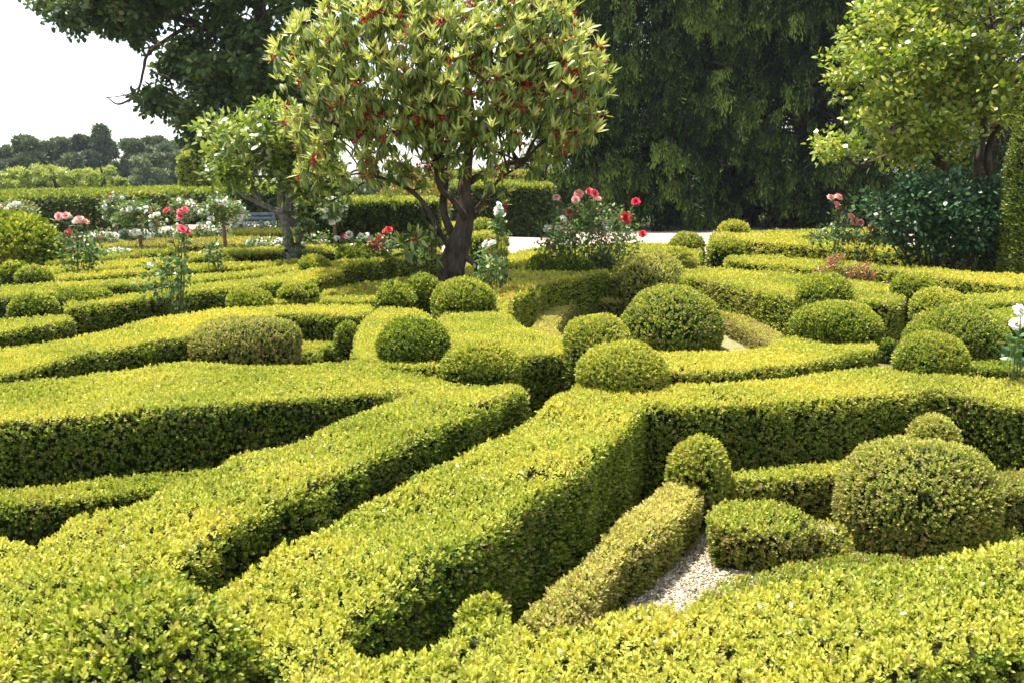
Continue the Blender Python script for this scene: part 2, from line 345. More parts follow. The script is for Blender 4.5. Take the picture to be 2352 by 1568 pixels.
def ball(x0, x1, yt, yb, zb, label, young=.50, dry=.05, mat=None, name='box_ball', cat='topiary ball', leaf=.0135, dens=6200, pw=2.08, eq=.28, lump=.036, zlow=None, taper=.90, group='clipped box balls and domes', lump2=.065, ldiv=1.0):
    mat = mat or m_box
    cx, hw = (x0 + x1) / 2, (x1 - x0) / 2
    df = W(cx, yb, zb)[1]; r = hw * df / (FPX - hw); Yc = df + r * .92; r = hw * Yc / FPX
    Xc = P(cx, yb, Yc)[0]; zt = P(cx, yt, Yc + .1 * r)[2] - .012 * max(1, Yc / LD); h = max(zt - zb, .1); ze = zb + eq * h; up = h * (1 - eq)
    zl = (0 if zb < .7 else zb) if zlow is None else zlow
    o = empty(name, (Xc, Yc, 0), label, cat, group)
    ph = NZ(abs(hash(round(x0 * 7 + yb))) % 9999, 3.0 / r, 5); ph2 = NZ(abs(hash(round(x1 * 5 + yt))) % 9999, 8.0 / r, 6)
    def surf(d):                               # unit directions -> surface points
        hz = np.hypot(d[:, 0], d[:, 1]); upm = d[:, 2] > 0
        k = (np.abs(hz) ** pw + np.abs(d[:, 2]) ** pw) ** (-1 / pw)
        q = d * k[:, None]; pos = np.stack([q[:, 0] * r, q[:, 1] * r, q[:, 2] * up], 1)
        lowt = np.clip(-d[:, 2] / .75, 0, 1)      # lower part: nearly upright, drawn in
        rr = r * (1 - (1 - taper) * lowt ** 2)
        low = np.stack([d[:, 0] / np.maximum(hz, 1e-6) * rr, d[:, 1] / np.maximum(hz, 1e-6) * rr, -lowt * (ze - zl)], 1)
        pos = np.where(upm[:, None], pos, low)
        f = 1 + (ph(pos + 5) * lump2 + ph2(pos) * lump2 * .5)
        pos = pos * np.where(upm, f, 1 + (f - 1))[:, None] if True else pos
        nn = np.where(upm[:, None], nrm(np.stack([pos[:, 0] / r ** 2, pos[:, 1] / r ** 2, pos[:, 2] / up ** 2], 1)), np.stack([d[:, 0], d[:, 1], np.zeros(len(d))], 1))
        return pos, nrm(nn)
    bm = bmesh.new(); bmesh.ops.create_icosphere(bm, subdivisions=4, radius=1)
    vv = nrm(np.array([v.co[:] for v in bm.verts])); pos, nn = surf(vv); pos = pos - nn * .03
    for v, q in zip(bm.verts, pos): v.co = (q[0], q[1], q[2] + ze)
    me = bpy.data.meshes.new('core'); bm.to_mesh(me); bm.free(); me.materials.append(m_core)
    bo = bpy.data.objects.new('core', me); COL.objects.link(bo); bo.parent = o
    s0 = max(1, math.hypot(Xc, Yc) / LD) / ldiv
    A = 2 * math.pi * r * (up + (ze - zl)) * 1.0; n = int(A * dens / s0 ** 2)
    d = nrm(rng.normal(size=(n, 3))); d[:, 2] = np.where(d[:, 2] < 0, d[:, 2] * .75, d[:, 2]); d = nrm(d)
    pos, nn = surf(d); keep = (nn[:, 1] < .45) | (rng.random(n) < .4); pos, nn = pos[keep], nn[keep]; n = len(pos)
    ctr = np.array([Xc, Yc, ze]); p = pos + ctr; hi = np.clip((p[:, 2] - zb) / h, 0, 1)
    p = p + nn * ((n_hi(p) * lump * .4 + n_mid(p) * lump * .5 - rng.exponential(.007, n) * s0))[:, None]
    ax = nn + np.array([0, 0, .35]) + rng.normal(0, .35, (n, 3))
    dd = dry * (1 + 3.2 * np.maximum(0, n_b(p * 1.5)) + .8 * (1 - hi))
    mb = MB(); shoots(mb, p, ax, np.full(n, s0), young + .12 - .24 * (1 - hi) + .10 * n_b(p) + .07 * n_c(p), (rng.random(n) < dd) * rng.uniform(.35, .95, n), leaf, vary=.15)  # tone rises with height: sunlit top and shaded foot put into leaf colour
    mb.build('foliage', mat, o)
    return o
#@@HEDGES
H = hedge
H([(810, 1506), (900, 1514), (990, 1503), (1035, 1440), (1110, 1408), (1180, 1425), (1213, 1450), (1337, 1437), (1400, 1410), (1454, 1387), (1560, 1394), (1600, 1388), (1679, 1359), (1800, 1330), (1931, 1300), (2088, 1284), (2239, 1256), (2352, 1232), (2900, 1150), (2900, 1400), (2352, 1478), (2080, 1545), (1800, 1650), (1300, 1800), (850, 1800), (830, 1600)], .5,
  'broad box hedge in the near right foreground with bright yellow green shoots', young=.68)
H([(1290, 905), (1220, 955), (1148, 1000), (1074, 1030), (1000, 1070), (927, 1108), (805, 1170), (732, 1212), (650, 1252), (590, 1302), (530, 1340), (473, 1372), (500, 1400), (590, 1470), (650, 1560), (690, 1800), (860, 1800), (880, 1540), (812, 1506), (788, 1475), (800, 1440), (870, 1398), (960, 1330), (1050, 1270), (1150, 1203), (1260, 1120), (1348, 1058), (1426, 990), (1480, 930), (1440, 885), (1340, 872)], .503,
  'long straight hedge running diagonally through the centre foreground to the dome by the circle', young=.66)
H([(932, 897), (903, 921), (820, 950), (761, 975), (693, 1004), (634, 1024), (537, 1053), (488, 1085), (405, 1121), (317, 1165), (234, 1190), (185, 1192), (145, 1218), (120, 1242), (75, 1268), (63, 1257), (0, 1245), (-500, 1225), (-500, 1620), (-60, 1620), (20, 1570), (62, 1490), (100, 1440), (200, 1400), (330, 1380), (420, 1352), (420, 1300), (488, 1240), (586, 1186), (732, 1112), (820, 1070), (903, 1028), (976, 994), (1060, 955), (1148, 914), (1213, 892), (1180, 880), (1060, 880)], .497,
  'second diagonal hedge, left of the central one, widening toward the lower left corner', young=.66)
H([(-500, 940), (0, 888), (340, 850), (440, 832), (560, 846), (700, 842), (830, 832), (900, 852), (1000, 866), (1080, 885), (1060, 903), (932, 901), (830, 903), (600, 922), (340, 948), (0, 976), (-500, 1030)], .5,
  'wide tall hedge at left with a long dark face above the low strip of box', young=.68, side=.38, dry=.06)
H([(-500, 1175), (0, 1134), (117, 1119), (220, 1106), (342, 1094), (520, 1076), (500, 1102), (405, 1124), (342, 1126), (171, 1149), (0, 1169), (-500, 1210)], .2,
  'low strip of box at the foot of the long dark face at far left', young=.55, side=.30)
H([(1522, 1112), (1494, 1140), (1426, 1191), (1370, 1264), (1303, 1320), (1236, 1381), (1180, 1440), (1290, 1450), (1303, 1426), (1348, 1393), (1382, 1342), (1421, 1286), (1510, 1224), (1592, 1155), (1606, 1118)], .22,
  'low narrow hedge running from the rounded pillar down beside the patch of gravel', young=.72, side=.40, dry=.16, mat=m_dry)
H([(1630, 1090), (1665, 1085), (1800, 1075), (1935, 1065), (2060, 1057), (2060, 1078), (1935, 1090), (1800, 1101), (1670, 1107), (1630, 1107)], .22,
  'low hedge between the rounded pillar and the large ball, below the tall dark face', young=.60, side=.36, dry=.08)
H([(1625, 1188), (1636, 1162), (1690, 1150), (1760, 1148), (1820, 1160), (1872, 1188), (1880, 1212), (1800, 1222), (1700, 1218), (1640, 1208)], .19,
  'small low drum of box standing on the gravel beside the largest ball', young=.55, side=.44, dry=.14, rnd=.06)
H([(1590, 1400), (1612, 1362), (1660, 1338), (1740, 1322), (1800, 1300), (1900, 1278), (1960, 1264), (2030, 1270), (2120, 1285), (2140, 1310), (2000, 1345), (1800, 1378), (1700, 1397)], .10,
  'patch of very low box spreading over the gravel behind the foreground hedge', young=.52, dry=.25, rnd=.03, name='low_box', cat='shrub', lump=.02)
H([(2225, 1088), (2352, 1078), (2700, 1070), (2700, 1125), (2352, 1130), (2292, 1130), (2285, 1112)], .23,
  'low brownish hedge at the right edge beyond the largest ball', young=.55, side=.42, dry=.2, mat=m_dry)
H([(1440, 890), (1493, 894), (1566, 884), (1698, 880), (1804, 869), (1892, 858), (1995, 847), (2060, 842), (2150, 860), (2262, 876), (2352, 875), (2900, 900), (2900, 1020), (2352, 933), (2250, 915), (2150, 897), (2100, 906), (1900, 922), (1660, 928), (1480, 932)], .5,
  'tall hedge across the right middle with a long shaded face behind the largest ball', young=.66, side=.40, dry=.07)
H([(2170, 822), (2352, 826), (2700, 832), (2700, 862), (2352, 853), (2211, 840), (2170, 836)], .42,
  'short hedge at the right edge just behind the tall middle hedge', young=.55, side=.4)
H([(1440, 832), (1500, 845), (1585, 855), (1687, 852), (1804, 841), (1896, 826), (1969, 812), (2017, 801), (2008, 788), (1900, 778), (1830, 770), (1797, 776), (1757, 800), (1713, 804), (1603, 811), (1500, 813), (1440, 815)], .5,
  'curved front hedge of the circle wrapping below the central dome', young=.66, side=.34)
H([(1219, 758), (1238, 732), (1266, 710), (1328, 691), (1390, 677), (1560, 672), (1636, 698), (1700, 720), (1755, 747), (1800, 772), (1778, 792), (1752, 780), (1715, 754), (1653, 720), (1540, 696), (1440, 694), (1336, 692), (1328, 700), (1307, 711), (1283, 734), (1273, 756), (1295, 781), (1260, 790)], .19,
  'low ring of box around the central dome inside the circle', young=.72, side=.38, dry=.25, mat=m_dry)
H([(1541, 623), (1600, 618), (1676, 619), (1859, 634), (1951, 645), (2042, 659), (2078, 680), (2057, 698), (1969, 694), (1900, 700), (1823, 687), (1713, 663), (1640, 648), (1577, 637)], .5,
  'tall curved hedge on the right side of the circle with a sunlit inner face', young=.66, side=.62, dry=.07)  # lighter side leaves: sunlight on the inner face is in their colour
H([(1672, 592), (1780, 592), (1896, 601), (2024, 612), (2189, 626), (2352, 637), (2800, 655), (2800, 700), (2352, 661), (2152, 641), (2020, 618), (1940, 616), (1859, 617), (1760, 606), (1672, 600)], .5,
  'sunlit hedge at right, second row behind the circle, beside the coral flowers', young=.66, side=.6)  # side tone raised, sunlight on this face painted into the leaves
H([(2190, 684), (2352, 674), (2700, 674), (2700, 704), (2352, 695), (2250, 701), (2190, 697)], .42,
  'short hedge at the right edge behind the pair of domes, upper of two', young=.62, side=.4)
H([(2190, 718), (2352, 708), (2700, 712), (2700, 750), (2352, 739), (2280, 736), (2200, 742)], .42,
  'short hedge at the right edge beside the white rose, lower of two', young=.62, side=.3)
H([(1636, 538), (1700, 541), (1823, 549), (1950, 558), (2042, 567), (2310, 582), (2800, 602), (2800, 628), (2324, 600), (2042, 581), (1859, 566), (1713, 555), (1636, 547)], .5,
  'rearmost long sunlit hedge at right leading to the clipped column', young=.66, side=.64)  # sunlit face painted in through a lighter side tone
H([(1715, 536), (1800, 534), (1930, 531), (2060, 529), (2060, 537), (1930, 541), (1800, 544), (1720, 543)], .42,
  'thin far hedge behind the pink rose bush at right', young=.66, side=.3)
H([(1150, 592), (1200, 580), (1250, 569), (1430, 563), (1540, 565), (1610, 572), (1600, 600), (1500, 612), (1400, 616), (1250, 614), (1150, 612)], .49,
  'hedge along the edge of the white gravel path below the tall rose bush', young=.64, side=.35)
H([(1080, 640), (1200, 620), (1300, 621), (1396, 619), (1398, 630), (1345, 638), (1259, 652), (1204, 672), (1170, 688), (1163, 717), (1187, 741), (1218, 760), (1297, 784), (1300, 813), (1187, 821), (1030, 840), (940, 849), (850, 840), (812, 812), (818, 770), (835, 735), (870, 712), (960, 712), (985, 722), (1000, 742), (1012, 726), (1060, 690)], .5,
  'broad curving hedge on the left side of the circle, under the red flowered tree', young=.66, side=.52)  # side leaves lightened to paint in the light on the front wall
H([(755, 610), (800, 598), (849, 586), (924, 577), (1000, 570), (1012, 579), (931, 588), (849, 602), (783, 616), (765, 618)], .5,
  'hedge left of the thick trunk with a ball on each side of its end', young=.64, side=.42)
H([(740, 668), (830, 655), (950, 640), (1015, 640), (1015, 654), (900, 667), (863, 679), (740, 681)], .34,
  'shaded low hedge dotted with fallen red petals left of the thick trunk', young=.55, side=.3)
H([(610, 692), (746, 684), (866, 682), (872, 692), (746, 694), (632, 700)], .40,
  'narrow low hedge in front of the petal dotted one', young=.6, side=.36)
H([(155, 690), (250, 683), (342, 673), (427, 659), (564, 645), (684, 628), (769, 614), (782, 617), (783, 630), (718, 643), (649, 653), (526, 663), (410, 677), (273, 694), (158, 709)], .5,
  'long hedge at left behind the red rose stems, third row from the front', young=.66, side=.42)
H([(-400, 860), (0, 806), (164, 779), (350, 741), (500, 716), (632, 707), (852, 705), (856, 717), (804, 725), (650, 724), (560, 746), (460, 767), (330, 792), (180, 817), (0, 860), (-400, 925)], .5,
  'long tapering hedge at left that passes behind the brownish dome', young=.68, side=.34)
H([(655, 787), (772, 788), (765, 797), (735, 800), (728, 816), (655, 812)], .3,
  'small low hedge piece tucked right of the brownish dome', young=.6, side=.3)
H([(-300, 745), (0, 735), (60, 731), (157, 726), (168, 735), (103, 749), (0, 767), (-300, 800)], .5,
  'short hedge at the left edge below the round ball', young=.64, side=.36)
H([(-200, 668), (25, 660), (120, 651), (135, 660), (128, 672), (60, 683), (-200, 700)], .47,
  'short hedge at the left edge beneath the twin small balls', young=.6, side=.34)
H([(120, 652), (340, 641), (560, 628), (690, 611), (735, 607), (735, 616), (690, 622), (565, 637), (425, 647), (307, 655), (240, 657), (140, 664)], .46,
  'narrow hedge row at left, directly behind the third row', young=.66, side=.34)
H([(100, 617), (250, 603), (400, 596), (432, 600), (420, 607), (310, 613), (108, 629)], .44,
  'short wide hedge row at far left behind the red rose stems, farther of two', young=.66, side=.34)
H([(105, 636), (310, 620), (425, 612), (600, 607), (690, 600), (735, 596), (735, 602), (600, 614), (425, 621), (310, 628), (112, 643)], .44,
  'low hedge row at left behind the narrow one, nearer of two', young=.66, side=.3)
H([(405, 592), (510, 572), (650, 570), (780, 567), (845, 567), (845, 577), (775, 579), (650, 581), (520, 586), (480, 590), (410, 601)], .47,
  'hedge at the foot of the small left tree with a dark face', young=.66, side=.28)
H([(110, 590), (200, 579), (300, 572), (400, 569), (400, 578), (300, 587), (110, 606)], .42,
  'far hedge strip beside the large rounded bush at left', young=.62, side=.34, dry=.1)
H([(140, 556), (300, 550), (520, 548), (650, 551), (870, 549), (980, 546), (980, 555), (870, 559), (650, 562), (520, 562), (300, 567), (140, 576)], .40,
  'orange tinged low hedge among the white roses', young=.66, side=.5, dry=.55)
H([(424, 532), (626, 528), (900, 527), (1000, 529), (1000, 536), (880, 537), (626, 539), (430, 542)], .42,
  'far pale green hedge strip behind the orange tinged one', young=.62, side=.45, dry=.06)
H([(760, 518), (900, 515), (1100, 515), (1100, 521), (1000, 522), (760, 525)], .42,
  'farthest low hedge strip before the tall dark wall', young=.6, side=.4)
H([(1062, 612), (1130, 604), (1200, 600), (1215, 612), (1195, 636), (1130, 640), (1062, 640)], .40,
  'low hedge right behind the foot of the thick trunk', young=.62, side=.4)
# tall back hedges
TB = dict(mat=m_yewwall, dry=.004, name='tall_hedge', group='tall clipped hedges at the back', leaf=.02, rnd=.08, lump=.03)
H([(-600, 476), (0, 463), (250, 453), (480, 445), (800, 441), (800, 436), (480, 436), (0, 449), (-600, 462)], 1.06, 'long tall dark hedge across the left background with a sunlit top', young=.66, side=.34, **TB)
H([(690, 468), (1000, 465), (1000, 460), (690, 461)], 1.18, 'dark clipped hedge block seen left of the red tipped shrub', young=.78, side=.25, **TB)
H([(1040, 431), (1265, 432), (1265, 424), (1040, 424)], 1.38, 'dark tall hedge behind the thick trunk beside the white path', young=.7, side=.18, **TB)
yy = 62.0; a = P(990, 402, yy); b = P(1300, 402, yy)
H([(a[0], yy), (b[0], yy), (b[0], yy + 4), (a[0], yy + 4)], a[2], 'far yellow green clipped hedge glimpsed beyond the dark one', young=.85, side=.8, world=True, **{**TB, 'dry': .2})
#@@BALLS
B = ball
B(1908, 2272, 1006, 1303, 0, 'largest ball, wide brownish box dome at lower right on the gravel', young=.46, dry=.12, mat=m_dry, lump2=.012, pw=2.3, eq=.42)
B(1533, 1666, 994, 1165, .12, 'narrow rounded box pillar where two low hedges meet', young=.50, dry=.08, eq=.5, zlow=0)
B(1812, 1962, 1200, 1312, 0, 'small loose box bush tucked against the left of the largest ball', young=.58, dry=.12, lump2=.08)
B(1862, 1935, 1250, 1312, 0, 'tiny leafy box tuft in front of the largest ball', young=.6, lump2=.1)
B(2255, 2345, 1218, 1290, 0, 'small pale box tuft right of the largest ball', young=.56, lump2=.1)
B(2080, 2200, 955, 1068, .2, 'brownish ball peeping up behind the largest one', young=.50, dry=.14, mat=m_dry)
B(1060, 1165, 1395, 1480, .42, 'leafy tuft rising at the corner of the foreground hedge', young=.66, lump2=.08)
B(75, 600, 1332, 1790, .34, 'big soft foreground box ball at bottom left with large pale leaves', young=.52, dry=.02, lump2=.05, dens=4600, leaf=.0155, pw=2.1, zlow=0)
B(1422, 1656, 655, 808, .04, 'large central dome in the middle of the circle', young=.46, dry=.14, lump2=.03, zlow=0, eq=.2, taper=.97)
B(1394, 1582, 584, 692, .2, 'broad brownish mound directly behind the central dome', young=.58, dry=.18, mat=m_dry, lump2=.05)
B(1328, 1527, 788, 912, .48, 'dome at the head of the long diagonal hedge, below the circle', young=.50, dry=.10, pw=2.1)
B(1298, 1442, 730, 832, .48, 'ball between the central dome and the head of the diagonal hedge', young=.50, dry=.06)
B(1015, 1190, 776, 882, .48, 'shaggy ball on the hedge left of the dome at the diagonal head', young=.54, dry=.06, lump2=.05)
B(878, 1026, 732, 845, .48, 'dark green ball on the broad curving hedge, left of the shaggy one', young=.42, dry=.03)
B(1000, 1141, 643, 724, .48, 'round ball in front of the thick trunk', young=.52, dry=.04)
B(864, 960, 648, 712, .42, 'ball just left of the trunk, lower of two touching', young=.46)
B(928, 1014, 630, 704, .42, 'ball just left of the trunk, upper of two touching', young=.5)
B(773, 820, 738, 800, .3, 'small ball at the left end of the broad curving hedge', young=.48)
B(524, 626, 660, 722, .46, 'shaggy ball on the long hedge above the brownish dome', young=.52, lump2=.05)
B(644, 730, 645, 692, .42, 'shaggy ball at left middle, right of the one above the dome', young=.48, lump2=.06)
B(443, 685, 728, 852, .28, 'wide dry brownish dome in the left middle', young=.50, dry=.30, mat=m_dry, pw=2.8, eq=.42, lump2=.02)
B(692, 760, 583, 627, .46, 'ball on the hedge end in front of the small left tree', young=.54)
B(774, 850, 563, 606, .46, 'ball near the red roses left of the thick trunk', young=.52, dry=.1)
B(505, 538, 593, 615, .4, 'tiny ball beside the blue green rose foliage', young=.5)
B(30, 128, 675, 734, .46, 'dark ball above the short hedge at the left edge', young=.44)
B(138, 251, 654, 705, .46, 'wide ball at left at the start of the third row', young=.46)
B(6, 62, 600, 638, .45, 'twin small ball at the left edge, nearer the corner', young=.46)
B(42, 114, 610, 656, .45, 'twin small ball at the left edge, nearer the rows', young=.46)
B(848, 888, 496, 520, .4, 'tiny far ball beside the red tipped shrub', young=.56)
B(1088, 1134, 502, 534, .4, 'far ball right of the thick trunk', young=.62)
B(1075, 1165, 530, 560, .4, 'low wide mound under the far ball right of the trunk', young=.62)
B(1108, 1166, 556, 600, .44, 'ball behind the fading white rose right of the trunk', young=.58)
B(1209, 1268, 584, 640, .44, 'dark ball in the shade under the tall rose bush', young=.36)  # dark leaf tone, the shade here is painted into the colour
B(1262, 1360, 588, 642, .44, 'wide dark mound in the shade under the tall rose bush', young=.32)  # shade over the mound put into its darker leaves
B(1354, 1414, 577, 630, .44, 'dark ball right of the shaded mound', young=.4)  # leaves toned down to carry the same painted shade
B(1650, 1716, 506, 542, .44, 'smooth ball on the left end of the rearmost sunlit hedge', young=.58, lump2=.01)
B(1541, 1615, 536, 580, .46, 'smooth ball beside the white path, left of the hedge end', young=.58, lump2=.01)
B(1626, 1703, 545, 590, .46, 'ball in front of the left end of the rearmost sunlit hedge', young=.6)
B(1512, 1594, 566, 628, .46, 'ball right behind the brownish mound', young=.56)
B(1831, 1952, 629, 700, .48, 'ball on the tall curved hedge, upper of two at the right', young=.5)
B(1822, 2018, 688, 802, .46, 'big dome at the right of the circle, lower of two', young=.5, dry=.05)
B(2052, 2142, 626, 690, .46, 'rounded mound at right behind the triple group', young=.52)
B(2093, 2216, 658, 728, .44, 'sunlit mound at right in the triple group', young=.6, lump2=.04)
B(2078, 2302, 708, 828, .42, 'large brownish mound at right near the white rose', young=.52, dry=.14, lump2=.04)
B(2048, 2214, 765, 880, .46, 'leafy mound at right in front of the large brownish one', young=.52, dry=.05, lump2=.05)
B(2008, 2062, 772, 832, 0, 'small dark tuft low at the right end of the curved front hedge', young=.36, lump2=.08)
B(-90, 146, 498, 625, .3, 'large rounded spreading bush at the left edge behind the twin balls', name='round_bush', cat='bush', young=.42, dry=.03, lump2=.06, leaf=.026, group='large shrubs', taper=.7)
#@@TREES
def cloud(mb, cen, rad, n, ln, wd, tone, tvar=.15, up=.3, out=.8, droop=0.0, flat=.8, kind=6, dryp=0.0, bend=.2, shell=.5, tonefn=None):
    """leaves in clumps: cen (K,3), rad (K,), n leaves each"""
    K = len(cen); idx = np.repeat(np.arange(K), n); N = K * n
    d = nrm(rng.normal(size=(N, 3))); rr = rng.random(N) ** shell
    off = d * (rr * rad[idx])[:, None]; off[:, 2] *= flat; p = cen[idx] + off
    ax = d * out + rng.normal(0, .6, (N, 3)); ax[:, 2] += up - droop
    nr = np.array([0, 0, 1.0]) + rng.normal(0, .55, (N, 3))
    kt = rng.normal(0, tvar * .6, K)
    t = tone + kt[idx] + rng.normal(0, tvar, N) + .12 * (d[:, 2] * rr)
    if tonefn is not None: t = t + tonefn(p)
    leaf_geo(mb, p, ax, nr, ln * rng.uniform(.65, 1.2, N), wd * rng.uniform(.7, 1.15, N), np.clip(t, 0, 1), (rng.random(N) < dryp) * .8, bend=bend, kind=kind)
def pxcrown(poly, Y, dep, K, hollow=.35, jitter=True):
    """clump centres filling a crown whose outline is poly (pixels) at depth Y, dep metres deep either way"""
    poly = np.array(poly, float); mn, mx = poly.min(0), poly.max(0); out = []
    maxd = None; X = rng.uniform(mn[0], mx[0], 4000); Yp = rng.uniform(mn[1], mx[1], 4000); k = inpoly(X, Yp, poly); X, Yp = X[k], Yp[k]
    D = edgedist(X, Yp, poly) if len(X) else X
    D = np.full(len(X), 1e9)
    for a, b in zip(poly, np.roll(poly, -1, 0)):
        ab = b - a; L2 = ab @ ab + 1e-9; t = np.clip(((X - a[0]) * ab[0] + (Yp - a[1]) * ab[1]) / L2, 0, 1)
        D = np.minimum(D, np.hypot(X - a[0] - t * ab[0], Yp - a[1] - t * ab[1]))
    md = D.max(); sel = rng.choice(len(X), K, replace=len(X) < K)
    for i in sel:
        q = min(1, D[i] / (md * .75)); dd = dep * math.sqrt(max(0, 1 - (1 - q) ** 2))
        v = rng.uniform(hollow, 1) ** .6 * (1 if rng.random() < .68 else -1)
        out.append(P(X[i], Yp[i], Y - dd * v))
    return np.array(out)
def clumpy(poly, Y, dep, K1, k2, sd, hollow=.25):
    c0 = pxcrown(poly, Y, dep, K1, hollow=hollow); c = np.repeat(c0, k2, 0) + rng.normal(0, sd, (K1 * k2, 3)) * [1, 1, .7]
    x, y = topx(c); return c[inpoly(x, y, np.array(poly, float))]
def branchto(mb, start, r0, targets, k=1.0, seg=5, sag=.12, fork=None):
    for t in targets:
        s = start[rng.integers(len(start))] if np.ndim(start) == 2 else start
        m1 = s + (t - s) * .35 + rng.normal(0, .10, 3) * np.linalg.norm(t - s) * .5; m1[2] += np.linalg.norm(t - s) * sag
        m2 = s + (t - s) * .7 + rng.normal(0, .07, 3) * np.linalg.norm(t - s) * .5; m2[2] += np.linalg.norm(t - s) * sag * .6
        pp, rr = smoothpath([s, m1, m2, t], [r0, r0 * .6, r0 * .35, r0 * .12], 4); tube(mb, pp, rr, seg, .1, False)

# ---- the red flowered rhododendron tree
TY = 12.6
def tp(x, y, dy=0): return P(x, y, TY + dy)
base = P(1040, 690, TY); o = empty('rhododendron_tree', (base[0], TY, 0), 'tree with thick leaning trunk, whorls of long pale leaves and faded red flowers', 'tree')
mb = MB(); m = lambda q: M(q, TY)
root = tp(1030, 660); root[2] = 0
pp, rr = smoothpath([root, tp(1030, 650), tp(1034, 620), tp(1044, 590), tp(1064, 530), tp(1068, 480), tp(1066, 430, .05), tp(1072, 385, .1), tp(1078, 330, .1)],
                    [m(22), m(26), m(34), m(27), m(21), m(18), m(15), m(12), m(11)], 7); tube(mb, pp, rr, 18, .09)
trunk_up = []
def limb(pts, rad):
    pp, rr = smoothpath([tp(*q) for q in pts], [m(r_) for r_ in rad], 6); tube(mb, pp, rr, 9, .12); trunk_up.append(pp[len(pp) // 2:])
limb([(1060, 590, -.02), (1022, 555, -.05), (1000, 515, -.1), (975, 470, -.12), (945, 440, -.15), (905, 418, -.2), (860, 405, -.25)], [8, 7, 6, 5.5, 5, 4, 3])
limb([(1055, 570, .1), (1030, 520, .12), (1018, 470, .15), (1022, 420, .2), (1012, 370, .3), (990, 310, .3)], [11, 10, 9, 8, 6, 4])
limb([(1070, 500, -.1), (1040, 460, -.2), (1010, 430, -.3), (1000, 360, -.4)], [9, 7, 6, 4])
limb([(1072, 520, -.05), (1095, 480, -.1), (1115, 455, -.2), (1150, 410, -.3), (1200, 380, -.4)], [6, 5, 4, 3.5, 2.5])
limb([(1075, 420, .1), (1110, 400, .1), (1170, 375, .1), (1240, 360, .1), (1330, 330, .1)], [9, 8, 7, 6, 3])
limb([(1078, 340, .1), (1110, 270, 0), (1180, 210, -.1), (1270, 150, -.1)], [13, 11, 8, 4])
limb([(1078, 335, .1), (1050, 270, .2), (960, 200, .2), (860, 130, .1)], [12, 10, 8, 4])
limb([(1078, 335, .1), (1080, 250, .1), (1060, 120, .2), (1040, -20, .2)], [12, 10, 7, 3])
limb([(1000, 340, .2), (920, 310, .1), (800, 290, 0), (700, 270, 0)], [8, 7, 5, 3])
limb([(1078, 330, .2), (1150, 290, .5), (1250, 270, .8), (1350, 240, .8)], [10, 8, 5, 3])
# root loop at the right of the foot
pp, rr = smoothpath([tp(1058, 588, -.02), tp(1078, 597, -.04), tp(1094, 612, -.04), tp(1097, 629, -.03), tp(1078, 642, -.02), tp(1052, 650, 0)], [m(9), m(7), m(7), m(8), m(9), m(10)], 5); tube(mb, pp, rr, 9, .12)
CR = [(700, -10), (668, 60), (632, 100), (612, 150), (640, 205), (640, 245), (660, 300), (690, 350), (680, 400), (745, 440), (830, 425), (900, 400), (1000, 410), (1090, 420), (1150, 400), (1230, 385), (1290, 350), (1375, 300), (1402, 250), (1400, 160), (1370, 80), (1310, 10), (1240, -40), (1120, -75), (950, -80), (800, -60)]
wc = np.concatenate([clumpy(CR, TY, 1.5, 115, 15, .23), pxcrown(CR, TY, 1.6, 170, hollow=.4)])
wx, wy = topx(wc); kk = np.ones(len(wc), bool)
for hx_, hy_, hr_ in [(775, 352, 30), (800, 368, 26), (925, 340, 26), (955, 352, 22), (1090, 372, 24), (1180, 355, 26), (1100, 245, 18), (900, 240, 14), (660, 215, 26), (1370, 205, 18), (1225, 330, 26), (850, 60, 16), (1265, 70, 20), (720, 300, 20), (1290, 270, 18)]: kk &= (wx - hx_) ** 2 + (wy - hy_) ** 2 > hr_ ** 2
wc = wc[kk]
extra = [P(q[0], q[1], q[2] + 1.6) for q in [(760, 455, 10.6), (800, 440, 10.4), (1155, 470, 10.7), (1110, 462, 11), (960, 540, 10.7), (985, 565, 10.6), (935, 575, 10.6), (1000, 535, 10.9), (975, 610, 10.7), (1165, 440, 10.8), (1370, 305, 10.9), (900, 455, 10.9), (925, 560, 10.8), (1000, 590, 10.8)]]
wc = np.concatenate([wc, extra]); K = len(wc)
tu = np.concatenate(trunk_up); far_ = wc[rng.choice(K, 230, replace=False)]
for t in far_:
    s_ = tu[np.argmin(np.linalg.norm(tu - t, axis=1) + rng.random(len(tu)) * .5)]
    m1 = s_ * .5 + t * .5 + rng.normal(0, .05, 3); pp, rr = smoothpath([s_, m1, t - [0, 0, .04]], [m(3.2), m(2.4), m(1.6)], 4); tube(mb, pp, rr, 5, 0, False)
for q in [(975, 470), (1000, 515)]:
    for e in extra[4:9] + extra[-2:]:
        pp, rr = smoothpath([tp(q[0], q[1] + 60, -.1), (tp(*q) + e) / 2 - [0, 0, .15], e], [m(3), m(2.4), m(1.6)], 4); tube(mb, pp, rr, 5, 0, False)
mb.build('trunk', m_bark, o, True)
cc = P(1040, 150, TY); mb = MB(); fm = MB()
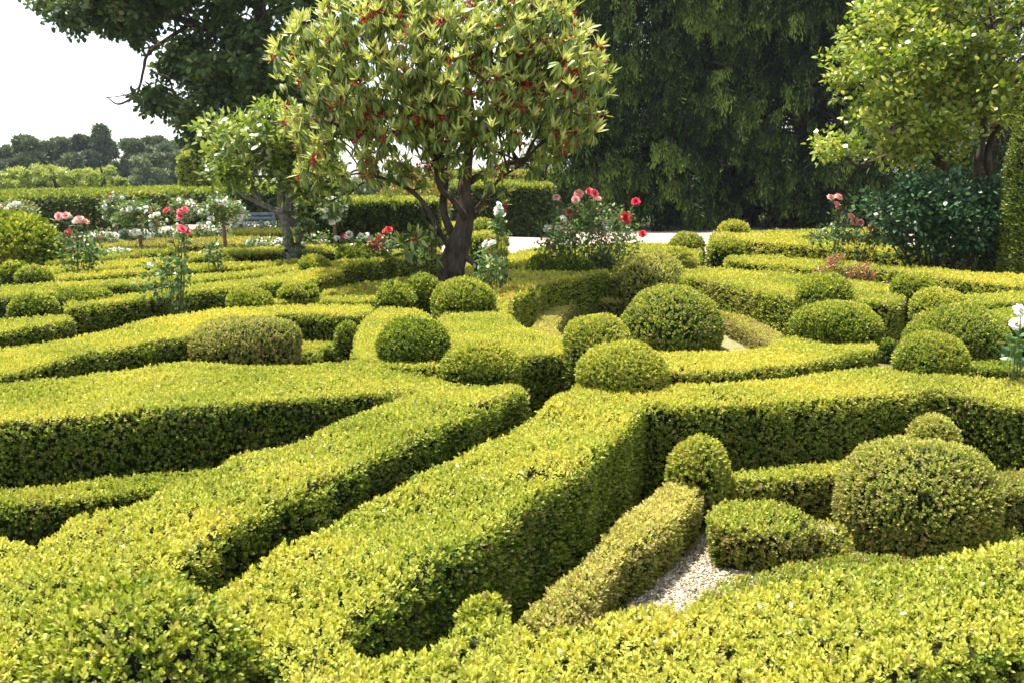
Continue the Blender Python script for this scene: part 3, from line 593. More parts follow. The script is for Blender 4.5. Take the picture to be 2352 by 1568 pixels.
for i in range(K):
    c = wc[i]; outd = nrm((c - cc) * np.array([1, 1, .6])); axw = nrm(outd * .55 + np.array([0, 0, 1.0]) + rng.normal(0, .22, 3)); s1 = nrm(np.cross(axw, rng.normal(size=3))); s2 = np.cross(axw, s1)
    sz = rng.uniform(.7, 1.08)
    n1 = rng.integers(7, 12); ph = np.linspace(0, 6.28, n1, endpoint=False) + rng.random(n1) * .5
    rad = s1 * np.cos(ph)[:, None] + s2 * np.sin(ph)[:, None]; al = R(1) * rng.uniform(12, 58, n1)[:, None]
    yt = rng.uniform(.62, .98)
    leaf_geo(mb, np.repeat(c[None], n1, 0), axw * np.cos(al) + rad * np.sin(al), axw * np.sin(al) - rad * np.cos(al), .165 * sz * rng.uniform(.55, 1.2, n1), .035 * sz, np.clip(yt + rng.normal(0, .12, n1), 0, 1), 0.0, bend=.12)
    n2 = rng.integers(8, 14); ph = rng.uniform(0, 6.28, n2); rad = s1 * np.cos(ph)[:, None] + s2 * np.sin(ph)[:, None]
    al = R(1) * rng.uniform(95, 150, n2)[:, None]; dn = axw * np.cos(al) + rad * np.sin(al); dn[:, 2] -= .45
    leaf_geo(mb, np.repeat((c - axw * .05)[None], n2, 0) + rad * .01, dn, axw * .7 + rad * .5, .16 * sz * rng.uniform(.7, 1.15, n2), .034 * sz, np.clip(rng.uniform(.25, .75, n2), 0, 1), (rng.random(n2) < .04) * .8, bend=.25)
    if rng.random() < .22:
        nf = rng.integers(12, 26); fp = c + outd * .01 - axw * .03 + rng.normal(0, .034, (nf, 3)); d = nrm(rng.normal(size=(nf, 3)) + outd * .8)
        leaf_geo(fm, fp, d, rng.normal(size=(nf, 3)), rng.uniform(.03, .055, nf), rng.uniform(.018, .032, nf), rng.uniform(0, 1) * .5 + rng.uniform(0, .5, nf), 0.0, bend=.5)
mb.build('crown', m_rho, o); fm.build('flowers', m_redflower, o)

# ---- small tree at left
Y2 = 15.5; q2 = lambda x, y, d=0: P(x, y, Y2 + d)
b0 = q2(672, 620); o = empty('small_tree', (b0[0], Y2, 0), 'small lichen grey tree with glossy mid green leaves left of the red flowered tree', 'tree')
mb = MB(); b1 = b0.copy(); b1[2] = 0
for pts, rad in [([b1, q2(672, 598), q2(664, 560), q2(655, 520), q2(650, 490)], [16, 14, 12, 10.5, 9.5]),
                 ([q2(668, 605), q2(680, 575), q2(690, 545), q2(705, 520)], [10, 9, 6, 4]),
                 ([q2(650, 492), q2(620, 478), q2(585, 462), q2(550, 440), q2(540, 400), q2(525, 360)], [8, 7, 6, 5, 4, 2.5]),
                 ([q2(650, 490), q2(645, 450), q2(650, 400), q2(655, 350), q2(640, 300)], [10, 8, 7, 5, 3]),
                 ([q2(652, 488), q2(672, 440), q2(690, 400), q2(700, 340)], [9, 7, 5, 3]),
                 ([q2(600, 470), q2(580, 420), q2(590, 370), q2(575, 320)], [6, 5, 4, 2]),
                 ([q2(650, 420), q2(620, 380), q2(610, 330)], [6, 4, 2])]:
    pp, rr = smoothpath(pts, [M(r_, Y2) for r_ in rad], 6); tube(mb, pp, rr, 9, .14)
CR2 = [(445, 310), (470, 275), (520, 265), (590, 250), (650, 245), (720, 250), (770, 300), (775, 380), (770, 450), (730, 490), (690, 500), (670, 450), (630, 430), (590, 450), (560, 440), (530, 430), (480, 400), (450, 360)]
c2 = clumpy(CR2, Y2, 1.0, 60, 7, .17); branchto(mb, np.array([q2(540, 400), q2(650, 400), q2(690, 400), q2(590, 370), q2(655, 350)]), M(4, Y2), c2[:70])
mb.build('trunk', m_lichen, o, True); mb = MB(); cloud(mb, c2, rng.uniform(.12, .26, len(c2)), 15, .125, .062, .66, up=.3, bend=.25, tvar=.2)
cloud(mb, np.array([q2(690 + 25 * math.sin(i), 500 + i * 14, -.1) for i in range(9)]), np.full(9, .2), 22, .10, .055, .22)
mb.build('crown', m_lime, o)

# ---- glossy tree at right
Y3 = 15.0; q3 = lambda x, y, d=0: P(x, y, Y3 + d)
b0 = q3(2270, 560); o = empty('glossy_tree', (b0[0], Y3, 0), 'wide spreading tree at upper right with glossy yellow green leaves', 'tree')
mb = MB(); b1 = b0.copy(); b1[2] = 0; b2 = b1 + [-.15, .2, 0]
for pts, rad in [([b1, q3(2262, 480), q3(2245, 400), q3(2255, 330), q3(2262, 270), q3(2290, 180), q3(2320, 60)], [12, 11, 10, 9, 8, 7, 5]),
                 ([b1 + [.3, .1, 0], q3(2290, 470), q3(2270, 390), q3(2275, 330), q3(2330, 240), q3(2400, 160)], [12, 11, 10, 9, 7, 5]),
                 ([b2, q3(2230, 480), q3(2200, 420), q3(2170, 385), q3(2110, 360), q3(2040, 360), q3(1975, 380), q3(1940, 360)], [9, 9, 8, 8, 7, 6, 5, 3]),
                 ([q3(2170, 385), q3(2130, 320, -.2), q3(2080, 260, -.3), q3(2010, 215, -.4), q3(1945, 180, -.4), q3(1935, 130, -.4)], [9, 7, 6, 5, 4, 2]),
                 ([q3(2140, 330, -.2), q3(2115, 260, -.5), q3(2060, 190, -.6), q3(2020, 140, -.6)], [6, 5, 4, 2]),
                 ([q3(2262, 270), q3(2210, 190, -.5), q3(2130, 110, -.8), q3(2070, 85, -.8), q3(2040, 60, -.9)], [9, 8, 6, 5, 3]),
                 ([q3(2290, 180), q3(2300, 100, -.6), q3(2352, 50, -.8)], [7, 6, 4])]:
    pp, rr = smoothpath(pts, [M(r_, Y3) for r_ in rad], 6); tube(mb, pp, rr, 9, .14)
CR3 = [(1850, 325), (1880, 352), (1950, 372), (2040, 368), (2130, 380), (2200, 372), (2290, 310), (2352, 270), (2500, 260), (2600, 100), (2550, -120), (2200, -140), (2060, -40), (2030, 15), (1990, 5), (1955, 30), (1978, 62), (1932, 82), (1955, 112), (1890, 125), (1908, 150), (1868, 170), (1890, 198), (1955, 208), (1900, 225), (1880, 245), (1858, 262), (1885, 290)]
c3 = clumpy(CR3, Y3, 1.8, 92, 13, .24); wx, wy = topx(c3); kk = np.ones(len(c3), bool)
for hx_, hy_, hr_ in [(2120, 235, 22), (1985, 195, 20), (2065, 290, 20), (2185, 140, 24), (1950, 290, 14), (2060, 90, 18), (2240, 230, 20), (2150, 330, 18), (2280, 60, 20), (2010, 130, 14)]: kk &= (wx - hx_) ** 2 + (wy - hy_) ** 2 > hr_ ** 2
c3 = c3[kk]
branchto(mb, np.array([q3(2040, 360), q3(2130, 320), q3(2262, 270), q3(2210, 190), q3(2290, 180), q3(2060, 190)]), M(4, Y3), c3[:110])
mb.build('trunk', m_bark, o, True); mb = MB(); cloud(mb, c3, rng.uniform(.10, .26, len(c3)), 24, .095, .058, .70, up=.3, bend=.3, tvar=.2, dryp=.01); mb.build('crown', m_gloss, o)

# ---- big dark linden at left
Y4 = 27.0; q4 = lambda x, y, d=0: P(x, y, Y4 + d)
b0 = q4(650, 300); o = empty('large_tree', (b0[0], Y4, 0), 'tall dark broadleaf tree filling the upper left, crown hanging against white sky', 'tree')
mb = MB(); b1 = b0.copy(); b1[2] = 0
for pts, rad in [([b1, q4(655, 350), q4(635, 240), q4(612, 160), q4(600, 60), q4(590, -60), q4(560, -300)], [24, 20, 17, 16, 14, 12, 6]),
                 ([q4(612, 160), q4(520, 90), q4(400, 40), q4(250, 20), q4(130, 10)], [11, 9, 7, 5, 2]), ([q4(600, 60), q4(680, -20), q4(760, -120)], [10, 8, 5]),
                 ([q4(620, 180), q4(520, 210), q4(430, 190), q4(360, 170)], [8, 6, 4, 2]), ([q4(640, 260), q4(540, 280), q4(470, 300)], [7, 5, 2]),
                 ([q4(430, 60), q4(345, 120), q4(330, 160), q4(322, 195), q4(310, 220), q4(272, 240), q4(245, 222)], [5, 4, 3.2, 2.8, 2.4, 2.2, 1.2]),
                 ([q4(320, 200), q4(300, 215), q4(272, 222), q4(240, 226)], [2, 1.5, 1.2, .8]), ([q4(300, 228), q4(280, 215), q4(262, 205)], [1.2, 1, .6])]:
    pp, rr = smoothpath(pts, [M(r_, Y4) for r_ in rad], 6); tube(mb, pp, rr, 8, .1)
CR4 = [(85, -20), (92, 50), (100, 85), (160, 92), (230, 80), (290, 62), (305, 95), (300, 130), (330, 160), (320, 200), (330, 240), (400, 280), (440, 330), (500, 350), (560, 300), (640, 320), (740, 330), (800, 200), (820, -60), (700, -300), (300, -300), (120, -150)]
c4 = clumpy(CR4, Y4, 3.6, 110, 7, .55); branchto(mb, np.array([q4(600, 60), q4(520, 90), q4(520, 210), q4(612, 160), q4(400, 40)]), M(3.5, Y4), c4[:60])
mb.build('trunk', m_bark, o, True); mb = MB(); cloud(mb, c4, rng.uniform(.25, .6, len(c4)), 110, .15, .13, .50, up=.0, droop=.25, bend=.2, tvar=.16, flat=.7, shell=.45); mb.build('crown', m_linden, o)

# ---- weeping spruces
def spruce(px, Y, R0, Ht, label, nl=150, ns=34, light=0.0, low=.6):
    b = P(px, 500, Y); b[2] = 0; o = empty('weeping_spruce', tuple(b), label, 'tree', 'weeping spruces behind the path')
    tm = MB(); pp = np.array([b + [.05 * math.sin(h), 0, h] for h in np.linspace(0, Ht, 18)]); tube(tm, pp, np.linspace(.38, .08, 18), 10, .1)
    mb = MB(); SP = []; SD = []; SL = []; ST = []
    for i in range(nl):
        h = low + (Ht * .82 - low) * rng.random() ** .95; az = rng.uniform(0, 6.28)
        if math.sin(az) > .35 and rng.random() < .55: az = -az
        Rr = R0 * (1 - h / Ht * .55) * rng.uniform(.55, 1.05); d = np.array([math.cos(az), math.sin(az), 0]); sd = np.array([-d[1], d[0], 0])
        z0 = h; up = rng.uniform(.0, .9)
        pts = [b + [0, 0, z0], b + d * Rr * .35 + [0, 0, z0 + up * .7], b + d * Rr * .7 + [0, 0, z0 + up * .4], b + d * Rr * .92 + [0, 0, z0 + up * .05 - .2], b + d * Rr + [0, 0, z0 - .55 + rng.uniform(-.3, .5)]]
        pp, rr = smoothpath(pts, [.07, .05, .035, .022, .012], 6); pp[:, 2] = np.maximum(pp[:, 2], .25); tube(tm, pp, rr, 5, 0, False)
        k = rng.integers(int(ns * .7), int(ns * 1.3)); pt = rng.random(9) ** .55; pl_ = rng.normal(0, .42, 9); g_ = rng.integers(0, 9, k); t = np.clip(pt[g_] + rng.normal(0, .03, k), 0, 1); ii = (t * (len(pp) - 1)).astype(int)
        lat = (pl_[g_] + rng.normal(0, .10, k)) * (.3 + t) ; s0 = pp[ii] + sd * lat[:, None] + d * rng.normal(0, .08, k)[:, None]; s0[:, 2] -= np.abs(lat) * .35
        SP.append(s0); SL.append(rng.uniform(.2, 1.0, k) * rng.uniform(.6, 1.3, 9)[g_] * (1.1 - .4 * t) * rng.uniform(.6, 1.3)); ST.append(rng.normal(0, .14, 9)[g_] + rng.normal(0, .1) + .18 * (t - .5) + light); SD.append(np.repeat(d[None], k, 0))
        # side shoots lying along the limb, fanned out
        k2 = 26; t = rng.uniform(.35, 1, k2); ii = (t * (len(pp) - 1)).astype(int); sg = rng.choice([-1, 1], k2)[:, None]
        leaf_geo(mb, pp[ii], d * .9 + sd * sg * rng.uniform(.5, 1, (k2, 1)) + [0, 0, -.25], np.array([0, 0, 1.0]) + rng.normal(0, .3, (k2, 3)), rng.uniform(.14, .3, k2), rng.uniform(.04, .07, k2), np.clip(.62 + light + rng.normal(0, .15, k2), 0, 1), 0.0, kind=4)
    SP = np.concatenate(SP); SL = np.concatenate(SL); ST = np.concatenate(ST); SD = np.concatenate(SD)
    step = .085; CL = NZ(78, 2.2)(SP); brown = NZ(77, 1.3)(SP) > 1.35
    for j in range(17):
        k = SL > j * step
        if not k.any(): break
        p = SP[k] - np.array([0, 0, 1.0]) * (j * step) + SD[k] * (.03 * math.sin(j)); p[:, 2] = np.maximum(p[:, 2], .04); q = j * step / SL[k]
        for e in range(2):
            dr = rng.normal(0, .42, (k.sum(), 3)) + SD[k] * .15; dr[:, 2] = -1
            leaf_geo(mb, p + rng.normal(0, .03, p.shape), dr, SD[k] + rng.normal(0, .5, p.shape), rng.uniform(.10, .20, k.sum()), rng.uniform(.028, .055, k.sum()), np.clip(.24 + ST[k] + .24 * CL[k] + .42 * q ** 2 + rng.normal(0, .10, k.sum()), 0, 1), brown[k] * .9, kind=4, bend=.1)
    tm.build('trunk', m_barkd, o, True); mb.build('crown', m_spruce, o); return o
spruce(1545, 35.5, 4.9, 17, 'huge dark weeping spruce filling the centre right background', 340, 80)
spruce(1345, 33.5, 2.5, 15, 'weeping spruce with paler drooping sprays left of the huge one, over the path', 160, 66, .08, 1.0)
spruce(1700, 41, 5.6, 17, 'weeping spruce standing behind the huge one, seen through its boughs', 240, 70, -.08)
spruce(1840, 34.5, 4.2, 16, 'dark weeping spruce right of the huge one, behind the glossy tree', 270, 72, -.04)
spruce(2110, 38.0, 4.0, 15, 'dark weeping spruce at far right, mostly hidden by the glossy tree', 190, 60, -.06)
mb = MB(); Yb = 29.8; pp, rr = smoothpath([P(1600, 487, Yb), P(1625, 483, Yb), P(1655, 470, Yb), P(1682, 456, Yb), P(1700, 430, Yb + 1)], [.03, .05, .06, .06, .05], 6)

# ---- dark backing tree at the right
Y6 = 21; o = empty('dark_tree', tuple(P(2280, 500, Y6) * [1, 1, 0]), 'dense dark green tree behind the trunks at far right', 'tree')
mb = MB(); pp, rr = smoothpath([P(2280, 580, Y6) * [1, 1, 0], P(2280, 450, Y6), P(2290, 300, Y6), P(2300, 100, Y6)], [.16, .14, .11, .06], 5); tube(mb, pp, rr, 8, .1); 
c6 = pxcrown([(2110, 300), (2095, 480), (2140, 560), (2300, 575), (2600, 575), (2700, 200), (2500, -100), (2200, -50), (2120, 150)], Y6, 1.8, 260, hollow=.3)
branchto(mb, np.array([P(2280, 450, Y6), P(2290, 300, Y6)]), .03, c6[:50]); mb.build('trunk', m_barkd, o, True)
mb = MB(); cloud(mb, c6, np.full(len(c6), .4), 60, .11, .075, .25, tvar=.12); mb.build('crown', m_linden, o)

# ---- clipped column at right edge (conical cypress)
def topiary(prof, Y, px, label, name, cat, mat, dens, leaf, tone, dryp=.06, group=None):
    """prof: (z, radius) rows"""
    c = P(px, 600, Y); o = empty(name, (c[0], Y, 0), label, cat, group); prof = np.array(prof); zz = np.linspace(0, prof[-1, 0], 60); rr = np.interp(zz, prof[:, 0], prof[:, 1])
    mb = MB(); tube(mb, np.stack([np.full(60, c[0]), np.full(60, Y), zz], 1), np.maximum(rr - .05, .01), 24, .02); mb.build('core', m_core, o, True)
    n = int(2 * math.pi * rr.mean() * zz[-1] * dens); pr = rr / rr.sum(); ii = rng.choice(60, n, p=pr); z = zz[ii] + rng.uniform(-.5, .5, n) * (zz[1] - zz[0]); r_ = np.interp(z, zz, rr); a = rng.uniform(0, 6.28, n)
    dr = np.stack([np.cos(a), np.sin(a), np.zeros(n)], 1); p = np.stack([np.full(n, c[0]), np.full(n, Y), z], 1); f = p + dr * r_[:, None]
    f += dr * (n_mid(f) * .02 + n_hi(f * .7) * .025)[:, None]; mb = MB()
    shoots(mb, f, dr + [0, 0, .7] + rng.normal(0, .3, (n, 3)), np.ones(n), np.full(n, tone) + .1 * n_b(f) + .12 * n_c(f), (rng.random(n) < dryp) * .8, leaf, nl=5, spread=.8, vary=.15); mb.build('foliage', mat, o); return o
topiary([(0, .40), (.4, .52), (1.1, .60), (1.8, .56), (2.6, .42), (3.4, .22), (4.0, .03)], 12.6, 2412, 'tall clipped green column rising at the right edge', 'clipped_conifer', 'topiary', m_cypress, 1500, .035, .5)

# ---- tall clipped block with arch, far left
Yk = 44.0; a = P(410, 357, Yk); b = P(478, 357, Yk); hh = a[2]
hedge([(a[0], Yk), (b[0], Yk), (b[0], Yk + 3), (a[0], Yk + 3)], hh, 'tall clipped yellow green block with a narrow opening at left background', young=.85, side=.84, world=True, mat=m_yewwall, name='clipped_block', cat='topiary', group='tall clipped hedges at the back', leaf=.02, rnd=.3, lump=.05, sdens=6000, dens=6000, dry=.01)  # raised tone paints the sunlight on its face into the leaves

# ---- far trees
def fartree(px, Y, yt, yb, wpx, label, mat, kind, K=60, n=90, ll=.5, tone=.4, trunkc=None, name='pine_tree', group='pine wood beyond the garden'):
    b = P(px, yb, Y); t = P(px, yt, Y); wd = M(wpx, Y) / 2; zb_ = 0; o = empty(name, (b[0], Y, zb_), label, 'tree', group)
    Hh = t[2]; mb = MB(); pp, rr = smoothpath([[b[0], Y, 0], [b[0] + .2, Y, Hh * .5], [b[0], Y, Hh * .95]], [.3 * wd / 4, .22 * wd / 4, .05], 5); tube(mb, pp, rr, 6, .1)
    lo = {'pine': .35, 'round': .1, 'fir': .15}[kind]; c = []; nl_ = rng.integers(5, 9)
    lobes = np.stack([b[0] + rng.uniform(-.8, .8, nl_) * wd, Y + rng.uniform(-.8, .8, nl_) * wd, Hh * rng.uniform(.5, .93, nl_)], 1); lobes[0] = [b[0], Y, Hh * .93]
    for i in range(K if kind == 'pine' else 0):
        q = lobes[rng.integers(nl_)]; d_ = nrm(rng.normal(size=3)) * rng.random() ** .4; c.append(q + d_ * np.array([.42, .42, .2]) * wd)
    for i in range(K // 3 if kind == 'pine' else 0): c.append([b[0] + rng.uniform(-1, 1) * wd, Y + rng.uniform(-1, 1) * wd, Hh * rng.uniform(.15, .6)])
    for i in range(0 if kind == 'pine' else K):
        v = rng.random(); z = Hh * (lo + (1 - lo) * v)
        rad = wd * ({'pine': .5 + .6 * math.sin(math.pi * min(1, .15 + .8 * v)), 'round': math.sqrt(max(.02, 1 - (1.6 * v - .7) ** 2)), 'fir': 1.05 - v}[kind]) * rng.random() ** .45
        a_ = rng.uniform(0, 6.28); c.append([b[0] + rad * math.cos(a_), Y + rad * math.sin(a_), z - (.04 * Hh if v > .9 else 0)])
    c = np.array(c); K = len(c)
    for q in c[:10]: pp = smoothpath([[b[0], Y, q[2] * .85], (np.array([b[0], Y, q[2]]) + q) / 2, q], None, 3); tube(mb, pp, np.linspace(.1, .03, len(pp)) * wd / 3.5, 5, 0, False)
    mb.build('trunk', m_barkd, o, True); mb = MB(); cloud(mb, c, rng.uniform(.10, .32, K) * wd, int(n * 1.5), ll * .7, ll * .3, tone + .08, tvar=.16, up=.5, flat=.6, kind=4); mb.build('crown', mat, o); return o
FT = [(-60, 120, 335, 100, 'round crowned pine at the far left edge of the wood'), (20, 112, 345, 90, 'low pine at the left end of the distant wood'), (65, 108, 318, 80, 'pine with a pointed head, second from the left in the wood'), (110, 118, 340, 80, 'lower pine in a dip of the distant wood'), (150, 110, 322, 90, 'broad pine left of the tallest trees of the wood'), (196, 116, 318, 90, 'pine with flat shoulders beside the peak of the wood'),
      (300, 112, 325, 80, 'rounded pine right of the peak of the wood'), (345, 122, 320, 80, 'thin topped pine behind the right part of the wood'), (385, 108, 335, 80, 'pine near the clipped block at the right of the wood'), (430, 112, 330, 80, 'rightmost pine of the distant wood behind the small tree'), (500, 115, 330, 90, 'pine hidden behind the small lichen tree')]
for px_, Y_, yt_, w_, lab in FT: fartree(px_, Y_, yt_, 430, w_, lab, m_pine, 'pine', 70, 110, .8, .42)
fartree(240, 116, 292, 430, 100, 'tallest fir topped tree at the peak of the distant wood', m_pine, 'fir', 80, 100, .8, .38, name='fir_tree')
fartree(350, 106, 355, 430, 90, 'dull grey green bushy tree low in front of the pines', m_pine, 'round', 60, 100, .6, .7, name='bushy_tree')
FR = [(60, 385, 100, 'pale green fruit tree at left beyond the tall hedge'), (120, 378, 110, 'widest pale green fruit tree beyond the tall hedge'), (180, 390, 90, 'fruit tree in the middle of the pale green row'), (235, 380, 90, 'fruit tree with an upright branch at the right of the row'), (278, 405, 40, 'smallest pale green fruit tree at the right end of the row'), (10, 395, 80, 'yellowish fruit tree at the left end of the row')]
for px_, yt_, w_, lab in FR: fartree(px_, 50, yt_, 450, w_, lab, m_lime, 'round', 40, 90, .2, .78, name='fruit_tree', group='fruit trees beyond the tall hedge')
# trees seen in the gaps behind the rhododendron and at far right
for px_, yt_, lab in [(860, 400, 'far green tree glimpsed left of the thick trunk'), (950, 395, 'far green tree glimpsed just behind the red tipped shrub'), (1180, 380, 'far green tree glimpsed right of the thick trunk')]:
    fartree(px_, 75, yt_, 430, 110, lab, m_pine, 'round', 50, 90, .4, .75, name='distant_tree', group='trees beyond the back hedge')

# ---- shrubs
def shrub(poly, Y, dep, K, n, rad, ln, wd, tone, mat, label, name='shrub', cat='shrub', stems=6, group=None, stemmat=None, **kw):
    pc = np.array(poly).mean(0); b = P(pc[0], pc[1], Y); b[2] = 0; o = empty(name, tuple(b), label, cat, group)
    c = pxcrown(poly, Y, dep, K, hollow=.2); c[:, 2] = np.maximum(c[:, 2], .1); mb = MB()
    for q in c[rng.choice(K, min(K, stems), replace=False)]: pp, rr = smoothpath([b + [rng.normal(0, .1), rng.normal(0, .1), 0], (b + q) / 2 + rng.normal(0, .06, 3), q], [.016, .012, .006], 5); tube(mb, pp, rr, 5, 0, False)
    mb.build('stems', stemmat or m_barkd, o, True); mb = MB(); cloud(mb, c, np.full(K, rad), n, ln, wd, tone, **kw); mb.build('foliage', mat, o); return o
shrub([(870, 470), (885, 425), (950, 415), (1000, 425), (1030, 470), (1020, 530), (960, 548), (900, 545)], 22, .6, 130, 40, .16, .07, .035, .66, m_photinia, 'loose shrub with red leaf tips behind the thick trunk', tvar=.17, stems=12, up=.6)
shrub([(1975, 455), (2040, 462), (2060, 415), (2110, 395), (2150, 440), (2200, 400), (2240, 440), (2290, 420), (2325, 470), (2335, 592), (2240, 597), (2100, 585), (2050, 560), (2020, 520)], 13.4, .7, 215, 36, .20, .075, .048, .46, m_bluish, 'dark blue green leafy shrub under the glossy tree at right', tvar=.2, stems=20)
shrub([(1875, 625), (1900, 600), (1925, 588), (1940, 605), (2000, 612), (2014, 640), (1960, 648), (1890, 640)], 11.4, .15, 42, 40, .07, .03, .02, .55, m_coral, 'low coral flowered shrub on the second right hedge', tvar=.25, stems=6)
shrub([(1010, 640), (960, 620), (920, 600), (925, 560), (960, 530), (1000, 560)], 11.2, .2, 12, 12, .12, .12, .05, .35, m_rho, 'low leafy suckers beside the foot of the thick trunk', stems=6)
# ---- roses
def bloom_mesh(mat, name, seed, full=1.0):
    r = np.random.default_rng(seed); mb = MB()
    for ring, (nr_, al, ln) in enumerate([(5, 15, .7), (6, 38, .85), (7, 62, 1.0), (7, 88, 1.0)]):
        ph = np.linspace(0, 6.28, nr_, endpoint=False) + ring * .5 + r.normal(0, .12, nr_); a = np.full(nr_, R(al)) + r.normal(0, .12, nr_)
        rad = np.stack([np.cos(ph), np.sin(ph), np.zeros(nr_)], 1); up = np.array([0, 0, 1.0])
        d = up * np.cos(a)[:, None] + rad * np.sin(a)[:, None]; n_ = up * np.sin(a)[:, None] - rad * np.cos(a)[:, None]
        leaf_geo(mb, rad * .08 * ring * .5 + up * (-.25), d, n_, .95 * ln, .85 * ln * full, np.clip(r.normal(.35 + .2 * ring, .15, nr_), 0, 1), 0.0, bend=-.25 + .2 * ring, wide=.75)
    me = mb.build(name, mat).data; ob = [x for x in bpy.data.objects if x.data == me][0]; bpy.data.objects.remove(ob); return me
BM = {k: [bloom_mesh(m_, 'bloom', i * 10 + s_) for s_ in range(3)] for i, (k, m_) in enumerate([('w', m_white), ('p', m_pink), ('r', m_red), ('h', m_hot), ('s', m_salmon)])}
def rose(bases, Y, blooms, leafpoly, label, K=20, n=16, name='rose_bush', group='rose bushes', rad=.1, ln=.06, tone=.5, bsize=.055, zb=0, stemr=.006, spread=.12, cat='rose bush', leafsel=None):
    """bases: list of pixel x; blooms: (px,py,kind[,size factor])"""
    b = P(np.mean(bases), 600, Y); b[2] = zb; o = empty(name, tuple(b), label, cat, group); mb = MB(); lp = []; bp = []
    for bl in blooms:
        bx = min(bases, key=lambda q: abs(q - bl[0])); s_ = P(bx, 600, Y); s_[2] = zb; t = P(bl[0], bl[1], Y + rng.uniform(-spread, spread)); bp.append(t)
        mid = s_ * .45 + t * .55; mid[:2] += rng.normal(0, .03, 2); pp, rr = smoothpath([s_, mid, t], [stemr, stemr * .75, stemr * .45], 6); tube(mb, pp, rr, 5, 0, False); lp.append(pp[3:-1])
    cs = pxcrown(leafpoly, Y, .25, K, hollow=.1) if leafpoly else np.zeros((0, 3))
    for q in cs[:max(3, K // 3)]:
        pp, rr = smoothpath([b + [rng.normal(0, .05), rng.normal(0, .05), 0], (b + q) / 2 + rng.normal(0, .04, 3), q], [stemr, stemr * .7, stemr * .4], 4); tube(mb, pp, rr, 5, 0, False)
    mb.build('stems', m_stem, o, True); mb = MB()
    if K: cloud(mb, cs, np.full(K, rad), n, ln, ln * .62, tone, tvar=.2, up=.1, bend=.2)
    if len(lp):
        lp = np.concatenate(lp); lp = lp[rng.random(len(lp)) < .7]; cloud(mb, lp, np.full(len(lp), .05), 4, ln, ln * .62, tone, tvar=.18, bend=.2)
    mb.build('foliage', m_roseleaf, o)
    for bl, t in zip(blooms, bp):
        c = bpy.data.objects.new('bloom', BM[bl[2]][rng.integers(3)]); COL.objects.link(c); c.parent = o; c.location = Vector(t) - o.location
        s_ = bsize * .86 * (bl[3] if len(bl) > 3 else 1) * rng.uniform(.85, 1.15); c.scale = (s_, s_, s_ * .85)
        tilt = rng.normal(0, .35, 2); c.rotation_euler = (R(35) + tilt[0], tilt[1], rng.uniform(-.6, .6))
    return o
rose([1290, 1320, 1350, 1390], 12.6, [(1278, 452, 'p'), (1330, 443, 's', 1.3), (1322, 458, 'p'), (1352, 438, 'h'), (1366, 444, 'h'), (1372, 455, 'p', 1.1), (1308, 486, 'h', 1.1), (1325, 484, 'p', 1.1), (1460, 462, 'r', 1.1), (1437, 500, 'r', 1.3), (1476, 536, 'r'), (1296, 502, 'w'), (1380, 506, 'w', 1.1), (1392, 510, 'w'), (1362, 504, 'w'), (1258, 524, 'w'), (1284, 524, 'w'), (1395, 520, 'w'), (1362, 528, 's', .8)],
     [(1270, 500), (1330, 470), (1400, 480), (1450, 500), (1470, 560), (1450, 600), (1330, 610), (1250, 600), (1245, 550)], 'tall bushy rose with pink, white and red blooms right of the trunk', K=120, n=22, rad=.13, ln=.055, tone=.62, bsize=.062)
rose([365, 385, 400], 9.6, [(381, 482, 'h', 1.1), (416, 484, 'h', 1.1), (424, 480, 'h'), (414, 496, 'h'), (418, 524, 'h', 1.1), (428, 530, 'h', 1.1)], [(340, 640), (350, 600), (385, 580), (420, 600), (425, 650), (405, 672), (350, 672), (320, 665)], 'tall leggy rose with coral red blooms on the left rows', K=26, n=9, rad=.08, ln=.06, bsize=.05, tone=.5)
rose([170, 185], 13.0, [(134, 496, 'p'), (150, 494, 'p'), (174, 506, 'p'), (182, 502, 'p'), (194, 508, 'p'), (155, 532, 'h', .9)], [(150, 545), (200, 540), (230, 560), (235, 600), (180, 612), (150, 600)], 'rose with pale pink blooms near the large rounded bush', K=28, n=12, rad=.12, ln=.07, bsize=.07)
rose([1920], 15.0, [(1910, 452, 'p', 1.1), (1928, 451, 'p', 1.1), (1922, 466, 's', .8), (1926, 474, 's', .7)], [(1860, 545), (1900, 520), (1935, 515), (1975, 545), (1960, 558), (1870, 556)], 'thin rose stem with pale pink blooms above the rear right hedge', K=34, n=12, rad=.12, ln=.06, bsize=.075)
rose([1970], 15.2, [(1957, 497, 's', 1.1), (1963, 507, 's'), (1976, 511, 's', .9), (2002, 518, 'r'), (2000, 544, 'r', 1.1), (2006, 536, 'r', .8)], [(1975, 540), (2010, 530), (2040, 550), (2020, 570), (1985, 568)], 'low rose with salmon and red blooms beside the blue green shrub', K=18, n=12, rad=.12, ln=.06, bsize=.07)
rose([1150], 10.4, [(1148, 470, 'w'), (1146, 480, 'w', 1.1), (1152, 486, 'w', 1.1), (1144, 490, 'w')], [(1135, 510), (1160, 505), (1165, 530), (1140, 540)], 'white rose on a thin stem close to the thick trunk', K=6, n=9, rad=.07, ln=.07, bsize=.05)
rose([1125], 10.2, [(1122, 552, 's', .8), (1130, 556, 'w', 1.2), (1116, 560, 'w')], [(1100, 580), (1150, 575), (1150, 640), (1100, 640)], 'fading cream rose low beside the foot of the trunk', K=18, n=9, rad=.08, ln=.06, bsize=.055)
